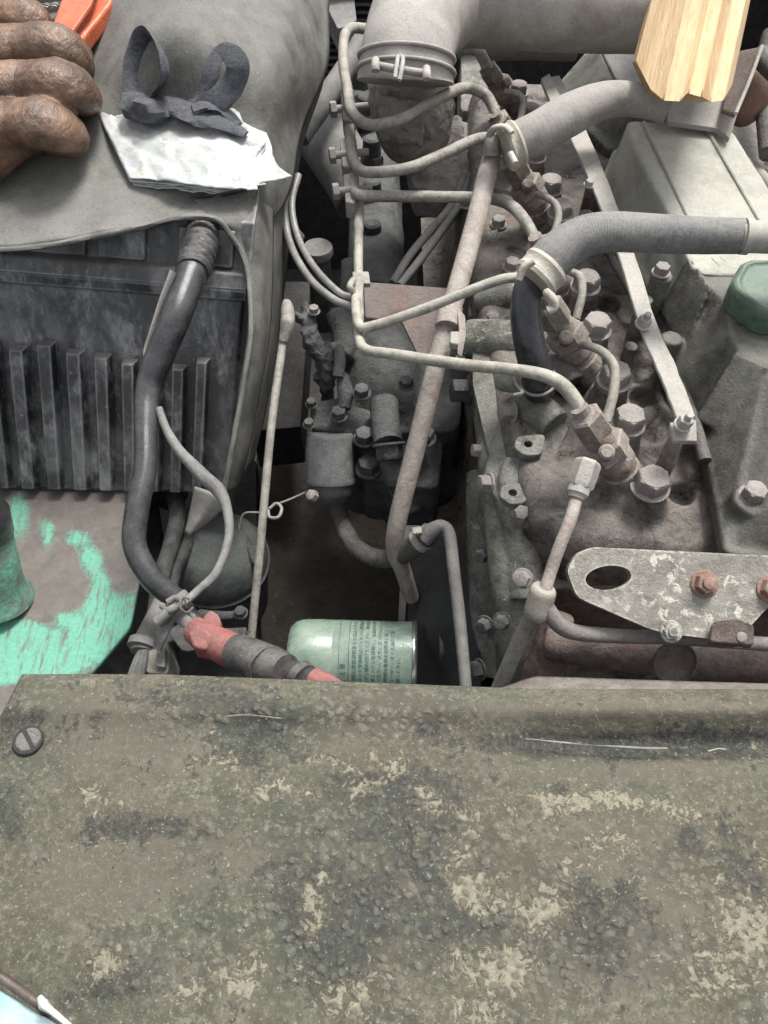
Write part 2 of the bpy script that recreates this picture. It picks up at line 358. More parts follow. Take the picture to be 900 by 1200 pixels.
# ================================================================ front cover panel
def panel_material():
    m = bpy.data.materials.new('worn_cover_panel'); m.use_nodes = True; nt = m.node_tree; nt.nodes.clear()
    out = nt.nodes.new('ShaderNodeOutputMaterial'); b = nt.nodes.new('ShaderNodeBsdfPrincipled')
    geo = nt.nodes.new('ShaderNodeNewGeometry'); pos = geo.outputs['Position']
    ad = node(nt, 'ShaderNodeAttribute', attribute_name='dark'); aw = node(nt, 'ShaderNodeAttribute', attribute_name='worn'); ab = node(nt, 'ShaderNodeAttribute', attribute_name='blister')
    def N(sc_, r=.75, d=.3, off=(0, 0, 0), det=12): return nz(nt, pos, sc_, det, r, d, off)
    BN = node(nt, 'ShaderNodeAttribute', attribute_name='band')
    A = N(12, .7); B = N(48, .76, .5, (5, 5, 9)); M1 = N(75, .8, .4, (1, 2, 3)); G = N(130, .8, .6, (8, 1, 6)); F = N(420, .75, 0, (5, 2, 3), 6); FF = N(1100, .7, 0, (0, 0, 0), 3)
    col = mix(nt, ramp(nt, A, .46, .54), (.098, .089, .063, 1), (.076, .082, .058, 1))
    col = mix(nt, mth(nt, 'MULTIPLY', ramp(nt, B, .48, .60), .75), col, (.158, .146, .112, 1))
    col = mix(nt, mth(nt, 'MULTIPLY', ramp(nt, M1, .52, .58), .55), col, (.062, .060, .048, 1))
    col = mix(nt, mth(nt, 'MULTIPLY', ramp(nt, G, .54, .60), .5), col, (.27, .245, .195, 1))
    col = mix(nt, mth(nt, 'MULTIPLY', ramp(nt, F, .54, .62), .35), col, (.27, .25, .205, 1))
    col = mix(nt, mth(nt, 'MULTIPLY', ramp(nt, F, .46, .38), .4), col, (.05, .048, .038, 1))
    SM = node(nt, 'ShaderNodeAttribute', attribute_name='dusty')
    sm_ = ramp(nt, mth(nt, 'ADD', SM.outputs['Fac'], mth(nt, 'MULTIPLY', mth(nt, 'SUBTRACT', B, .5), 1.5)), .3, .8)
    col = mix(nt, mth(nt, 'MULTIPLY', sm_, .6), col, mix(nt, A, (.105, .093, .074, 1), (.132, .122, .095, 1)))
    bnd = ramp(nt, mth(nt, 'ADD', BN.outputs['Fac'], mth(nt, 'MULTIPLY', mth(nt, 'SUBTRACT', B, .5), .9)), .30, .55)
    bnd = mth(nt, 'MULTIPLY', bnd, mth(nt, 'SUBTRACT', 1.0, mth(nt, 'MULTIPLY', ramp(nt, G, .56, .62), .35)), True)
    col = mix(nt, mth(nt, 'MULTIPLY', bnd, .85), col, mix(nt, ramp(nt, F, .4, .62), (.030, .029, .027, 1), (.075, .07, .062, 1)))
    # dark green-black exposed paint, ragged
    s = mth(nt, 'ADD', mth(nt, 'ADD', mth(nt, 'MULTIPLY', ad.outputs['Fac'], .17), B), mth(nt, 'MULTIPLY', mth(nt, 'SUBTRACT', G, .5), .9))
    dk = ramp(nt, s, .60, .66)
    col = mix(nt, mth(nt, 'MULTIPLY', dk, .82), col, mix(nt, ramp(nt, F, .45, .62), (.016, .019, .016, 1), (.058, .06, .048, 1)))
    # blisters
    vo = nt.nodes.new('ShaderNodeTexVoronoi'); vo.inputs['Scale'].default_value = 230; vo.feature = 'SMOOTH_F1'; vo.inputs['Smoothness'].default_value = .2
    wv = nt.nodes.new('ShaderNodeVectorMath'); wv.operation = 'ADD'; nt.links.new(pos, wv.inputs[0])
    nn = nt.nodes.new('ShaderNodeTexNoise'); nn.inputs['Scale'].default_value = 160; nt.links.new(pos, nn.inputs['Vector'])
    sc2 = nt.nodes.new('ShaderNodeVectorMath'); sc2.operation = 'SCALE'; sc2.inputs['Scale'].default_value = .004; nt.links.new(nn.outputs['Color'], sc2.inputs[0])
    nt.links.new(sc2.outputs[0], wv.inputs[1]); nt.links.new(wv.outputs[0], vo.inputs['Vector'])
    dome = ramp(nt, vo.outputs['Distance'], .46, .22)
    bmk = ramp(nt, mth(nt, 'ADD', mth(nt, 'MULTIPLY', ab.outputs['Fac'], .24), N(35, .7, .2, (7, 7, 7), 5)), .56, .64)
    bl = mth(nt, 'MULTIPLY', dome, bmk)
    col = mix(nt, mth(nt, 'MULTIPLY', bl, .22), col, (.2, .2, .17, 1))
    ringv = mth(nt, 'MULTIPLY', ramp(nt, vo.outputs['Distance'], .40, .55), bmk)
    col = mix(nt, mth(nt, 'MULTIPLY', ringv, .38), col, (.045, .046, .038, 1))
    # cream worn-through patches, broken into flakes
    s2 = mth(nt, 'ADD', mth(nt, 'MULTIPLY', aw.outputs['Fac'], .13), mth(nt, 'ADD', mth(nt, 'MULTIPLY', N(45, .75, .5, (1, 9, 3), 10), .6), mth(nt, 'MULTIPLY', N(170, .78, 1.0, (8, 4, 6), 10), .9)))
    wn = mth(nt, 'SUBTRACT', ramp(nt, s2, .862, .885), mth(nt, 'MULTIPLY', bl, .9), True)
    col = mix(nt, mth(nt, 'MULTIPLY', wn, .8), col, mix(nt, ramp(nt, F, .4, .65), (.20, .185, .135, 1), (.32, .30, .225, 1)))
    halo = mth(nt, 'MULTIPLY', ramp(nt, s2, .81, .85), mth(nt, 'SUBTRACT', 1.0, wn, True))
    col = mix(nt, mth(nt, 'MULTIPLY', halo, .35), col, (.14, .115, .08, 1))
    sp = ramp(nt, N(700, .5, 0, (2, 9, 4), 2), .66, .70)
    col = mix(nt, mth(nt, 'MULTIPLY', sp, .35), col, (.42, .41, .36, 1))
    nt.links.new(col, b.inputs['Base Color'])
    nt.links.new(mth(nt, 'SUBTRACT', .86, mth(nt, 'MULTIPLY', dk, .22)), b.inputs['Roughness'])
    b.inputs['Specular IOR Level'].default_value = .35
    hgt = mth(nt, 'ADD', mth(nt, 'ADD', mth(nt, 'MULTIPLY', bl, .8), mth(nt, 'MULTIPLY', B, 1.2)), mth(nt, 'ADD', mth(nt, 'MULTIPLY', F, .5), mth(nt, 'MULTIPLY', FF, .3)))
    hgt = mth(nt, 'SUBTRACT', hgt, mth(nt, 'MULTIPLY', wn, .35))
    bp = nt.nodes.new('ShaderNodeBump'); bp.inputs['Strength'].default_value = .75; bp.inputs['Distance'].default_value = .0011
    nt.links.new(hgt, bp.inputs['Height']); nt.links.new(bp.outputs[0], b.inputs['Normal']); nt.links.new(b.outputs[0], out.inputs[0])
    return m
PM = panel_material()
def blob(x, y, cx, cy, rx, ry, a=0):
    dx, dy = x - cx, y - cy; ca, sa = math.cos(a), math.sin(a)
    u = (dx * ca + dy * sa) / rx; v = (-dx * sa + dy * ca) / ry
    return math.exp(-(u * u + v * v))
DARKB = [(315, 850, 70, 26), (290, 882, 36, 20), (760, 876, 200, 17), (840, 862, 90, 18), (420, 925, 55, 30), (480, 930, 60, 26), (135, 968, 70, 22), (215, 975, 45, 18), (230, 815, 70, 16), (590, 870, 70, 14),
         (240, 1060, 26, 50), (440, 1060, 60, 60), (500, 990, 50, 70), (560, 1100, 60, 30), (880, 1010, 50, 60), (805, 990, 18, 30), (660, 925, 18, 20), (380, 1130, 60, 50), (120, 1160, 50, 40), (10, 960, 26, 60), (60, 850, 60, 30), (700, 1080, 60, 70), (350, 1060, 40, 60)]
WORNB = [(555, 955, 30, 24), (545, 1000, 22, 40), (548, 1045, 36, 20), (585, 1060, 30, 16), (390, 890, 40, 12), (420, 928, 26, 22), (110, 945, 34, 22), (130, 1130, 30, 30), (240, 1150, 36, 28), (290, 1145, 30, 24), (370, 1070, 26, 34),
         (330, 1130, 40, 30), (410, 1170, 50, 26), (560, 1140, 46, 28), (560, 1190, 40, 20), (640, 940, 30, 14), (765, 942, 44, 12), (820, 955, 44, 14), (700, 936, 50, 12), (500, 935, 26, 14), (610, 1135, 34, 30), (460, 895, 26, 24), (870, 1060, 50, 60), (850, 1140, 60, 50), (320, 925, 50, 18), (255, 890, 24, 14), (640, 1060, 40, 40), (700, 985, 50, 30)]
BLIS = [(420, 1100, 120, 120), (560, 1040, 90, 110), (300, 830, 120, 30), (380, 1020, 90, 90), (470, 840, 70, 30), (620, 1100, 100, 90), (160, 1130, 80, 60), (850, 1100, 90, 90)]
def cover_panel():
    root = thing('cover_panel', P(450, 1000, 37), 'large worn grey-green sheet metal panel with blistered paint across the foreground', 'metal panel')
    # outline in px: the top edge
    xs = list(np.arange(-160, 1100, 4.0)); ny = 150
    def topedge(x):
        if x < 26: return 790
        return 790 + (x - 26) * .033 if x < 560 else 807.6
    bm = bmesh.new(); V = []; info = []
    for x in xs:
        col = []
        te = topedge(x)
        for j in range(ny):
            t = j / (ny - 1); y = te + (1500 - te) * (t ** 1.25)
            X = x
            # left edge leans: the panel corner at (26,790) runs to (0,840)
            lx = 26 - (y - 790) * .52
            X = lx + (x + 160) / (1100 + 160) * (1100 - lx)
            h = 34.0
            # folded relief on the right: gutter line
            k = 1 / (1 + math.exp(-(X - 600) / 40))
            h += k * .55 * math.exp(-((y - 872 - .01 * (X - 600)) / 17) ** 2)
            h -= (.25 + .35 * k) * math.exp(-((y - 830) / 16) ** 2)
            h += .5 * math.exp(-((y - te) / 5) ** 2)
            h += .28 * math.exp(-((X - lx) / 8) ** 2)
            # old dents
            h += .22 * blob(X, y, 300, 855, 60, 30) + .16 * blob(X, y, 500, 860, 30, 20) - .12 * blob(X, y, 700, 1000, 150, 90) + .15 * blob(X, y, 200, 1050, 120, 70)
            h += .06 * mnoise.fractal(Vector((X / 60, y / 60, 0)), 1, 2, 4) + .03 * mnoise.noise(Vector((X / 14, y / 14, 3)))
            col.append(bm.verts.new(P(X, y, h))); info.append((X, y))
        V.append(col)
    dk = [min(1.3, sum(blob(x, y, *b) for b in DARKB)) for x, y in info]
    wn = [min(1.2, sum(blob(x, y, *b) for b in WORNB)) for x, y in info]
    bl = [min(1.2, sum(blob(x, y, *b) for b in BLIS)) for x, y in info]
    bm.verts.index_update()
    for i in range(len(V) - 1):
        for j in range(ny - 1): bm.faces.new((V[i][j], V[i + 1][j], V[i + 1][j + 1], V[i][j + 1]))
    # scratches
    o = mkobj('panel_skin', bm, PM, root, 60)
    if o.data.polygons[0].normal.z < 0: o.data.flip_normals()
    bn = [min(1, 1.15 * (math.exp(-((y - 873) / 18) ** 2) / (1 + math.exp(-(x - 640) / 30)) + .9 * blob(x, y, 625, 872, 30, 13) + .9 * blob(x, y, 320, 848, 45, 10) + .7 * blob(x, y, 500, 855, 18, 12) + .6 * blob(x, y, 440, 915, 50, 16))) for x, y in info]
    DU = [(130, 840, 110, 40), (470, 830, 60, 24), (700, 832, 260, 16), (400, 870, 30, 16), (150, 900, 90, 30), (750, 905, 240, 14), (130, 1030, 120, 60), (250, 1000, 90, 40), (720, 1010, 110, 60), (640, 1130, 60, 60), (760, 1120, 50, 50), (480, 1040, 30, 30)]
    du = [min(1, sum(blob(x, y, *b) for b in DU)) for x, y in info]
    for nm, arr in (('dusty', du), ('band', bn), ('dark', dk), ('worn', wn), ('blister', bl)):
        a = o.data.attributes.new(nm, 'FLOAT', 'POINT'); a.data.foreach_set('value', arr)
    s = o.modifiers.new('thickness', 'SOLIDIFY'); s.thickness = .003; s.offset = -1
    for pts in ([(616, 866, 33.75), (640, 868, 33.7), (690, 873, 33.65), (740, 876, 33.65), (782, 877, 33.65)], [(796, 877, 33.65), (806, 876, 33.65)], [(830, 880, 33.7), (842, 877, 33.7), (850, 878, 33.7)], [(264, 840, 33.2), (290, 838, 33.2), (330, 842, 33.3)]):
        tube('scratch', [(x, y, h) for x, y, h in pts], .9, grimy('bare_scratch', (.2, .185, .15, 1), (.38, .36, .31, 1), dust=.2), root, n=8, sides=6, jit=.9)
    # second folded lip behind the right half
    lip = [[(545, 812, 35.6), (585, 806, 35.5), (622, 794, 35.3), (650, 793, 35.3), (800, 798, 35.3), (1100, 806, 35.3)],
           [(545, 816, 35.0), (585, 811, 34.9), (622, 806, 34.6), (650, 806, 34.5), (800, 809, 34.5), (1100, 815, 34.5)],
           [(545, 822, 35.0), (585, 818, 34.9), (622, 820, 34.8), (650, 820, 34.8), (800, 822, 34.8), (1100, 828, 34.8)]]
    surf('folded_lip', lip, grimy('lip_brown', (.075, .058, .045, 1), (.12, .1, .08, 1), dust=.5, rough=.85, bump=.4), root, 6, 5, .0025)
    # slotted screw, lower left of the panel corner
    p = P(33, 868, 33.9); r = RR(15, 33, 868, 34)
    bm = bmesh.new(); lathe(bm, p - UP * .003, UP, [(0, r * 1.18), (.0036, r * 1.18), (.004, r * 1.1)], 24); 
    sk = mkobj('screw_recess', bm, grimy('recess_black', (.012, .012, .012, 1), (.02, .02, .02, 1), dust=.05), root)
    bm = bmesh.new(); a = Vector((.8, .6, 0)); q = p - UP * .001 + Vector((.0003, .0002, 0))
    for s in (1, -1):
        # two half discs leave the slot between them
        pts = [q + (a * math.cos(t) * s * -1 + Vector((-.6, .8, 0)) * math.sin(t)) * r * .88 + a * s * -.0007 for t in [(-math.pi / 2 + math.pi * k / 14) for k in range(15)]]
        prism(bm, [c + UP * .0026 for c in pts], pts)
    bevel(mkobj('screw', bm, M_castdark, root), .0008)
cover_panel()

# ================================================================ corner of the door glass, lower left
o = surf('door_glass', [[(-160, 1060, 31), (-60, 1126, 31), (30, 1180, 31), (100, 1226, 31)], [(-200, 1120, 31.4), (-100, 1180, 31.2), (-10, 1230, 31.2), (60, 1270, 31.4)], [(-240, 1250, 33), (-150, 1290, 33), (-60, 1330, 33), (20, 1360, 33)]],
         grimy('glass_blue_reflection', (.16, .40, .52, 1), (.45, .54, .52, 1), dust=.1, rough=.22, bump=.05, scale=.25), None, 8, 8, .003)  # glass: its blue-white reflection is put into the base colour
tag(o, 'glossy door glass edge with a pale blue reflection as its colour in the lower left corner', 'door glass')
o = tube('rubber_trim', [(-90, 1078, 31.2), (-20, 1130, 30.8), (20, 1159, 30.8), (44, 1176, 30.8), (60, 1190, 31.6), (90, 1214, 32)], 5.5, grimy('brown_trim', (.04, .026, .018, 1), (.075, .05, .036, 1), dust=.25, rough=.5, bump=.2), None, jit=.08)
tag(o, 'dark brown rubber trim strip along the pale blue edge, lower left corner', 'trim strip')
o = tube('sealant_bead', [(46, 1168, 30.2, 3), (51, 1177, 30.2, 6), (60, 1185, 30.3, 3.5), (84, 1204, 30.4, 3), (120, 1234, 30.4, 3)], 5, grimy('white_sealant', (.55, .58, .52, 1), (.7, .72, .66, 1), dust=.1, rough=.5), None, jit=.4)
tag(o, 'whitish chipped sealant bead on the end of the brown rubber trim', 'sealant')

# ================================================================ green mounting plate with post
def green_mat():
    m = bpy.data.materials.new('teal_paint_under_dirt'); m.use_nodes = True; nt = m.node_tree; nt.nodes.clear()
    out = nt.nodes.new('ShaderNodeOutputMaterial'); b = nt.nodes.new('ShaderNodeBsdfPrincipled')
    geo = nt.nodes.new('ShaderNodeNewGeometry'); pos = geo.outputs['Position']
    at = node(nt, 'ShaderNodeAttribute', attribute_name='clean')
    n1 = nz(nt, pos, 60, 10, .8, .5); n2 = nz(nt, pos, 300, 6, .75)
    g = mix(nt, ramp(nt, n2, .3, .7), (.09, .32, .225, 1), (.18, .44, .33, 1))
    d = mix(nt, ramp(nt, n1, .35, .7), (.105, .092, .082, 1), (.19, .172, .152, 1))
    d = mix(nt, mth(nt, 'MULTIPLY', ramp(nt, n2, .62, .72), .5), d, (.3, .28, .25, 1))
    mps = node(nt, 'ShaderNodeMapping'); mps.inputs['Scale'].default_value = (1, .16, 1); mps.inputs['Rotation'].default_value = (0, 0, .35); nt.links.new(pos, mps.inputs['Vector'])
    STK = nz(nt, mps.outputs[0], 260, 6, .7, .4)
    s = mth(nt, 'ADD', mth(nt, 'ADD', at.outputs['Fac'], mth(nt, 'MULTIPLY', n1, .75)), mth(nt, 'MULTIPLY', n2, .25))
    c = mix(nt, mth(nt, 'MULTIPLY', ramp(nt, s, .78, 1.0), ramp(nt, STK, .34, .5), True), d, g)
    nt.links.new(c, b.inputs['Base Color']); b.inputs['Roughness'].default_value = .7
    bp = nt.nodes.new('ShaderNodeBump'); bp.inputs['Strength'].default_value = .5; bp.inputs['Distance'].default_value = .0008
    nt.links.new(mth(nt, 'ADD', mth(nt, 'ADD', n2, n1), ramp(nt, s, .86, 1.0)), bp.inputs['Height']); nt.links.new(bp.outputs[0], b.inputs['Normal']); nt.links.new(b.outputs[0], out.inputs[0])
    return m
GM = green_mat()
CLEAN = [(20, 605, 18, 35), (55, 625, 10, 20), (90, 630, 18, 12), (105, 655, 16, 18), (118, 690, 14, 26), (110, 715, 12, 14), (120, 745, 50, 34), (150, 715, 20, 22), (60, 770, 60, 26), (10, 760, 40, 34), (78, 725, 12, 6), (8, 700, 20, 16), (160, 640, 6, 40), (20, 735, 25, 8), (0, 790, 60, 12), (50, 745, 12, 6)]
def green_plate():
    root = thing('mounting_plate', P(80, 690, 55), 'teal green painted steel plate under the battery, half hidden by brown dirt', 'steel plate')
    outer = roundpoly([P(-120, 540, 55), P(178, 555, 55), P(163, 680, 55), P(152, 735, 55), P(98, 800, 55), P(80, 900, 55), P(-120, 900, 55)], .14, 5)
    bm = bmesh.new()
    # fine grid clipped to the outline
    from mathutils.geometry import intersect_point_line
    poly = [(p.x, p.y) for p in outer]
    vs = [bm.verts.new(p) for p in outer]; bm.faces.new(vs)
    step = .004
    x0, x1 = min(p[0] for p in poly), max(p[0] for p in poly); y0, y1 = min(p[1] for p in poly), max(p[1] for p in poly)
    x = x0 + step
    while x < x1:
        bmesh.ops.bisect_plane(bm, geom=bm.verts[:] + bm.edges[:] + bm.faces[:], plane_co=(x, 0, 0), plane_no=(1, 0, 0)); x += step
    y = y0 + step
    while y < y1:
        bmesh.ops.bisect_plane(bm, geom=bm.verts[:] + bm.edges[:] + bm.faces[:], plane_co=(0, y, 0), plane_no=(0, 1, 0)); y += step
    vals = []
    for v in bm.verts:
        c = v.co; dep = c.y * C_ - c.z * S_; px = 450 + c.x / dep * FPX; py = 600 - (c.y * S_ + c.z * C_) / dep * FPX
        vals.append(min(.62, sum(blob(px, py, *b) for b in CLEAN) * .62))
    o = mkobj('plate', bm, GM, root)
    if o.data.polygons[0].normal.z < 0: o.data.flip_normals()
    a = o.data.attributes.new('clean', 'FLOAT', 'POINT'); a.data.foreach_set('value', vals)
    s = o.modifiers.new('thickness', 'SOLIDIFY'); s.thickness = .005; s.offset = -1
    bm = bmesh.new(); base = P(-6, 702, 54.7); top = P(-44, 560, 44)
    r = RR(35, 0, 690, 55)
    lathe(bm, base, top - base, [(0, r * 1.25), (.004, r * 1.22), (.010, r * 1.04), (.018, r), ((top - base).length * .55, r), ((top - base).length * .56, r * .96)], 40)
    po = mkobj('post', bm, GM, root, 50)
    a = po.data.attributes.new('clean', 'FLOAT', 'POINT'); a.data.foreach_set('value', [.42] * len(po.data.vertices))
    bm = bmesh.new(); ax = (top - base).normalized(); L = (top - base).length
    lathe(bm, base + ax * L * .55, ax, [(0, r * .98), (.002, r * 1.05), (.02, r * 1.06), (.024, r * .98), (.05, r * .96), (.055, r * 1.04), (.12, r * 1.0)], 40)
    mkobj('sleeve', bm, M_black, root, 50)
green_plate()

# ================================================================ battery
def batt_mat():
    m = bpy.data.materials.new('scuffed_battery_plastic'); m.use_nodes = True; nt = m.node_tree; nt.nodes.clear()
    out = nt.nodes.new('ShaderNodeOutputMaterial'); b = nt.nodes.new('ShaderNodeBsdfPrincipled')
    geo = nt.nodes.new('ShaderNodeNewGeometry'); pos = geo.outputs['Position']
    mp = node(nt, 'ShaderNodeMapping'); mp.inputs['Scale'].default_value = (1, .6, .3); nt.links.new(pos, mp.inputs['Vector'])
    n1 = nz(nt, mp.outputs[0], 42, 8, .7, .3); n2 = nz(nt, pos, 26, 5, .65, .9); n3 = nz(nt, mp.outputs[0], 260, 6, .75, .1); n4 = nz(nt, mp.outputs[0], 48, 9, .76, .2, (3, 3, 3))
    c = mix(nt, ramp(nt, n2, .35, .7), (.014, .015, .017, 1), (.05, .051, .054, 1))
    sc_ = mth(nt, 'ADD', mth(nt, 'MULTIPLY', n1, .55), mth(nt, 'MULTIPLY', n2, .45))
    c = mix(nt, mth(nt, 'MULTIPLY', ramp(nt, sc_, .47, .64), .75), c, (.27, .27, .275, 1))
    c = mix(nt, mth(nt, 'MULTIPLY', mth(nt, 'MULTIPLY', ramp(nt, n4, .50, .66), ramp(nt, n2, .38, .55)), .7), c, (.55, .55, .55, 1))
    c = mix(nt, mth(nt, 'MULTIPLY', ramp(nt, n3, .62, .70), .8), c, (.55, .55, .55, 1))
    ew = mth(nt, 'MULTIPLY', edgewear(nt, geo, .0022), ramp(nt, n1, .30, .5))
    c = mix(nt, mth(nt, 'MULTIPLY', ew, 1.0), c, (.55, .55, .55, 1))
    sep = nt.nodes.new('ShaderNodeSeparateXYZ'); nt.links.new(geo.outputs['Normal'], sep.inputs[0])
    c = mix(nt, mth(nt, 'MULTIPLY', ramp(nt, sep.outputs[2], .3, 1), .55), c, (.24, .23, .215, 1))
    nt.links.new(c, b.inputs['Base Color']); nt.links.new(mth(nt, 'ADD', .12, mth(nt, 'MULTIPLY', n1, .5)), b.inputs['Roughness'])
    bp = nt.nodes.new('ShaderNodeBump'); bp.inputs['Strength'].default_value = .6; bp.inputs['Distance'].default_value = .0012
    nt.links.new(mth(nt, 'ADD', n3, n2), bp.inputs['Height']); nt.links.new(bp.outputs[0], b.inputs['Normal']); nt.links.new(b.outputs[0], out.inputs[0])
    return m
BM = batt_mat()
def battery():
    root = thing('battery', P(120, 570, 55), 'black ribbed vehicle battery with white scuffs under the grey rubber sheet', 'battery')
    TL, TR, BL, BR = P(-90, 322, 40.3), P(286, 352, 40.3), P(-55, 573, 54.8), P(270, 580, 54.8)
    nrm = (TR - TL).cross(BL - TL).normalized()
    if nrm.y > 0: nrm = -nrm
    def F(u, v, out=0): return (TL.lerp(TR, u)).lerp(BL.lerp(BR, u), v) + nrm * out
    back = Vector((0.0, .30, 0))
    bm = bmesh.new()
    prism(bm, [F(0, 0), F(1, 0), F(1, 0) + back, F(0, 0) + back], [F(0, 1), F(1, 1), F(1, 1) + back, F(0, 1) + back])
    bevel(mkobj('case', bm, BM, root), .004, 3)
    # ribs
    for u, v0, wd in ((.02, .27, .028), (.11, .29, .028), (.195, .26, .03), (.287, .28, .03), (.38, .25, .03), (.472, .28, .03), (.562, .29, .028), (.648, .31, .026), (.73, .3, .026), (.81, .32, .024), (.885, .28, .022)):
        bm = bmesh.new(); w2 = wd
        t = [F(u - w2, v0, .0), F(u + w2, v0, .0), F(u + w2 * .85, v0 + .02, .009), F(u - w2 * .55, v0 + .02, .009)]
        b_ = [F(u - w2, .985, .0), F(u + w2, .985, .0), F(u + w2 * .85, .975, .009), F(u - w2 * .55, .975, .009)]
        t[0] = F(u - w2, v0, -.001); t[1] = F(u + w2, v0, -.001); b_[0] = F(u - w2, .985, -.001); b_[1] = F(u + w2, .985, -.001)
        prism(bm, t, b_)
        bevel(mkobj('rib', bm, BM, root), .0009)
    # lid: stepped
    def band(name, v0, v1, o0, o1, drop=0):
        bm = bmesh.new()
        A = [F(-.01, v0, o0), F(1.012, v0, o0), F(1.012, v0, 0) + back, F(-.01, v0, 0) + back]
        B = [F(-.01, v1, o1), F(1.012, v1, o1), F(1.012, v1, 0) + back, F(-.01, v1, 0) + back]
        prism(bm, A, B); return bevel(mkobj(name, bm, BM, root), .0015, 3)
    band('lid_rim', -.045, .005, .006, .004)
    band('lid_band', -.115, -.044, .0045, .006)
    band('lid', -.34, -.114, -.004, -.001)
    # recessed lid pockets / handle ledges on the face of the lid
    for u0, u1 in ((.06, .3), (.34, .52), (.56, .70), (.80, .96)):
        bm = bmesh.new()
        prism(bm, [F(u0, -.30, -.004), F(u1, -.30, -.004), F(u1, -.30, .001), F(u0, -.30, .001)], [F(u0, -.14, -.002), F(u1, -.14, -.002), F(u1, -.14, .003), F(u0, -.14, .003)])
        bevel(mkobj('lid_panel', bm, BM, root), .0012)
    # chalky deposit on the lid and bottom corner
    for (px, py, h, r) in ((128, 302, 38.6, 9), (122, 292, 38.2, 6)):
        bm = bmesh.new(); bmesh.ops.create_icosphere(bm, subdivisions=2, radius=RR(r, px, py, h))
        c = P(px, py, h)
        for v in bm.verts:
            v.co *= 1 + .4 * mnoise.noise(v.co * 300); v.co.y *= .3; v.co += c
        mkobj('deposit', bm, grimy('chalky_deposit', (.4, .36, .3, 1), (.5, .47, .4, 1), dust=.4), root)
battery()

# ================================================================ rubber sheet over the battery
def sheet():
    root = thing('rubber_sheet', P(180, 200, 40), 'big dark grey rubber sheet draped over the battery and seat at upper left', 'rubber sheet')
    rows = [[(-160, -120, 27), (0, -110, 25), (90, -110, 27), (150, -100, 26), (220, -100, 25.5), (290, -100, 27.5), (345, -90, 31), (392, -80, 37)],
            [(-140, 0, 30), (0, 0, 30), (90, 5, 30), (150, 0, 28), (220, 0, 27), (290, 0, 28.5), (345, 5, 31), (386, 10, 36.5)],
            [(-140, 90, 33), (0, 90, 32.8), (95, 90, 32), (150, 75, 30), (220, 60, 28.5), (290, 70, 29.8), (338, 80, 32), (384, 75, 37)],
            [(-140, 180, 34.4), (0, 178, 34.2), (95, 170, 33.8), (150, 160, 33.6), (215, 155, 33.2), (280, 150, 33), (318, 152, 34), (356, 150, 38)],
            [(-140, 245, 34.8), (0, 240, 34.6), (95, 228, 34.4), (150, 222, 34.2), (210, 216, 34.2), (262, 214, 34.5), (300, 222, 35.4), (343, 218, 39)],
            [(-140, 292, 35.4), (0, 290, 35.4), (95, 277, 35.2), (150, 268, 35), (205, 256, 35), (250, 254, 35.2), (284, 262, 36.2), (318, 262, 39)]]
    surf('sheet_top', rows, M_sheet, root, 10, 12, .0028, 0, 22, 60, 0, lambda u, v: UP * (.0035 * mnoise.fractal(Vector((u * 5 + v * 2, v * 3, 1)), 1, 2, 4) + .0022 * max(0, math.sin((u * 1.3 - v * .45) * 22)) * max(0, u - .55) * 2 * v))
    rows = [[(225, 232, 34.6), (262, 228, 34.8), (292, 222, 35.2), (326, 215, 38)],
            [(250, 257, 35.2), (272, 258, 35.4), (298, 255, 36), (322, 250, 38.6)],
            [(270, 276, 36.2), (284, 280, 36.6), (304, 285, 37.4), (321, 290, 39.6)],
            [(290, 315, 38), (298, 320, 38.6), (310, 325, 39.6), (320, 330, 41.5)],
            [(294, 385, 40.4), (300, 388, 41), (309, 392, 42), (316, 396, 43.6)],
            [(283, 460, 43), (289, 463, 43.6), (297, 466, 44.6), (303, 470, 46)],
            [(271, 530, 45.8), (277, 533, 46.4), (284, 536, 47.3), (290, 538, 48.6)],
            [(262, 574, 48), (267, 576, 48.5), (275, 574, 49.4), (281, 566, 50.5)]]
    surf('sheet_drape', rows, M_sheet, root, 6, 8, .0028, .0008, 30)
    # doubled edge hem
    tube('sheet_hem', [(-60, 295, 35.2), (40, 290, 35.2), (110, 277, 35), (165, 266, 34.9), (205, 256, 34.8), (250, 256, 34.9), (270, 275, 36), (289, 313, 37.8), (294, 385, 40.2), (284, 458, 42.8), (271, 530, 45.6), (263, 573, 47.8)], 3.4, M_sheet, root, n=10, sides=8, jit=.2)
    # outer fold at the top right (a second layer of the sheet)
    rows = [[(352, 20, 36), (366, 20, 37), (386, 25, 40)], [(342, 90, 36.4), (360, 95, 37.4), (380, 92, 41)], [(330, 150, 37), (345, 160, 38), (358, 160, 42)], [(318, 215, 38.4), (332, 225, 39.6), (346, 225, 43)], [(314, 300, 40.6), (322, 305, 41.6), (338, 300, 45)], [(310, 400, 44.5), (318, 405, 45.5), (326, 400, 48)], [(296, 480, 48), (304, 485, 49), (312, 480, 51)], [(286, 550, 51), (290, 552, 51.6), (298, 540, 53)]]
    surf('sheet_fold', rows, M_sheet, root, 6, 6, .0028, .001, 30)
sheet()

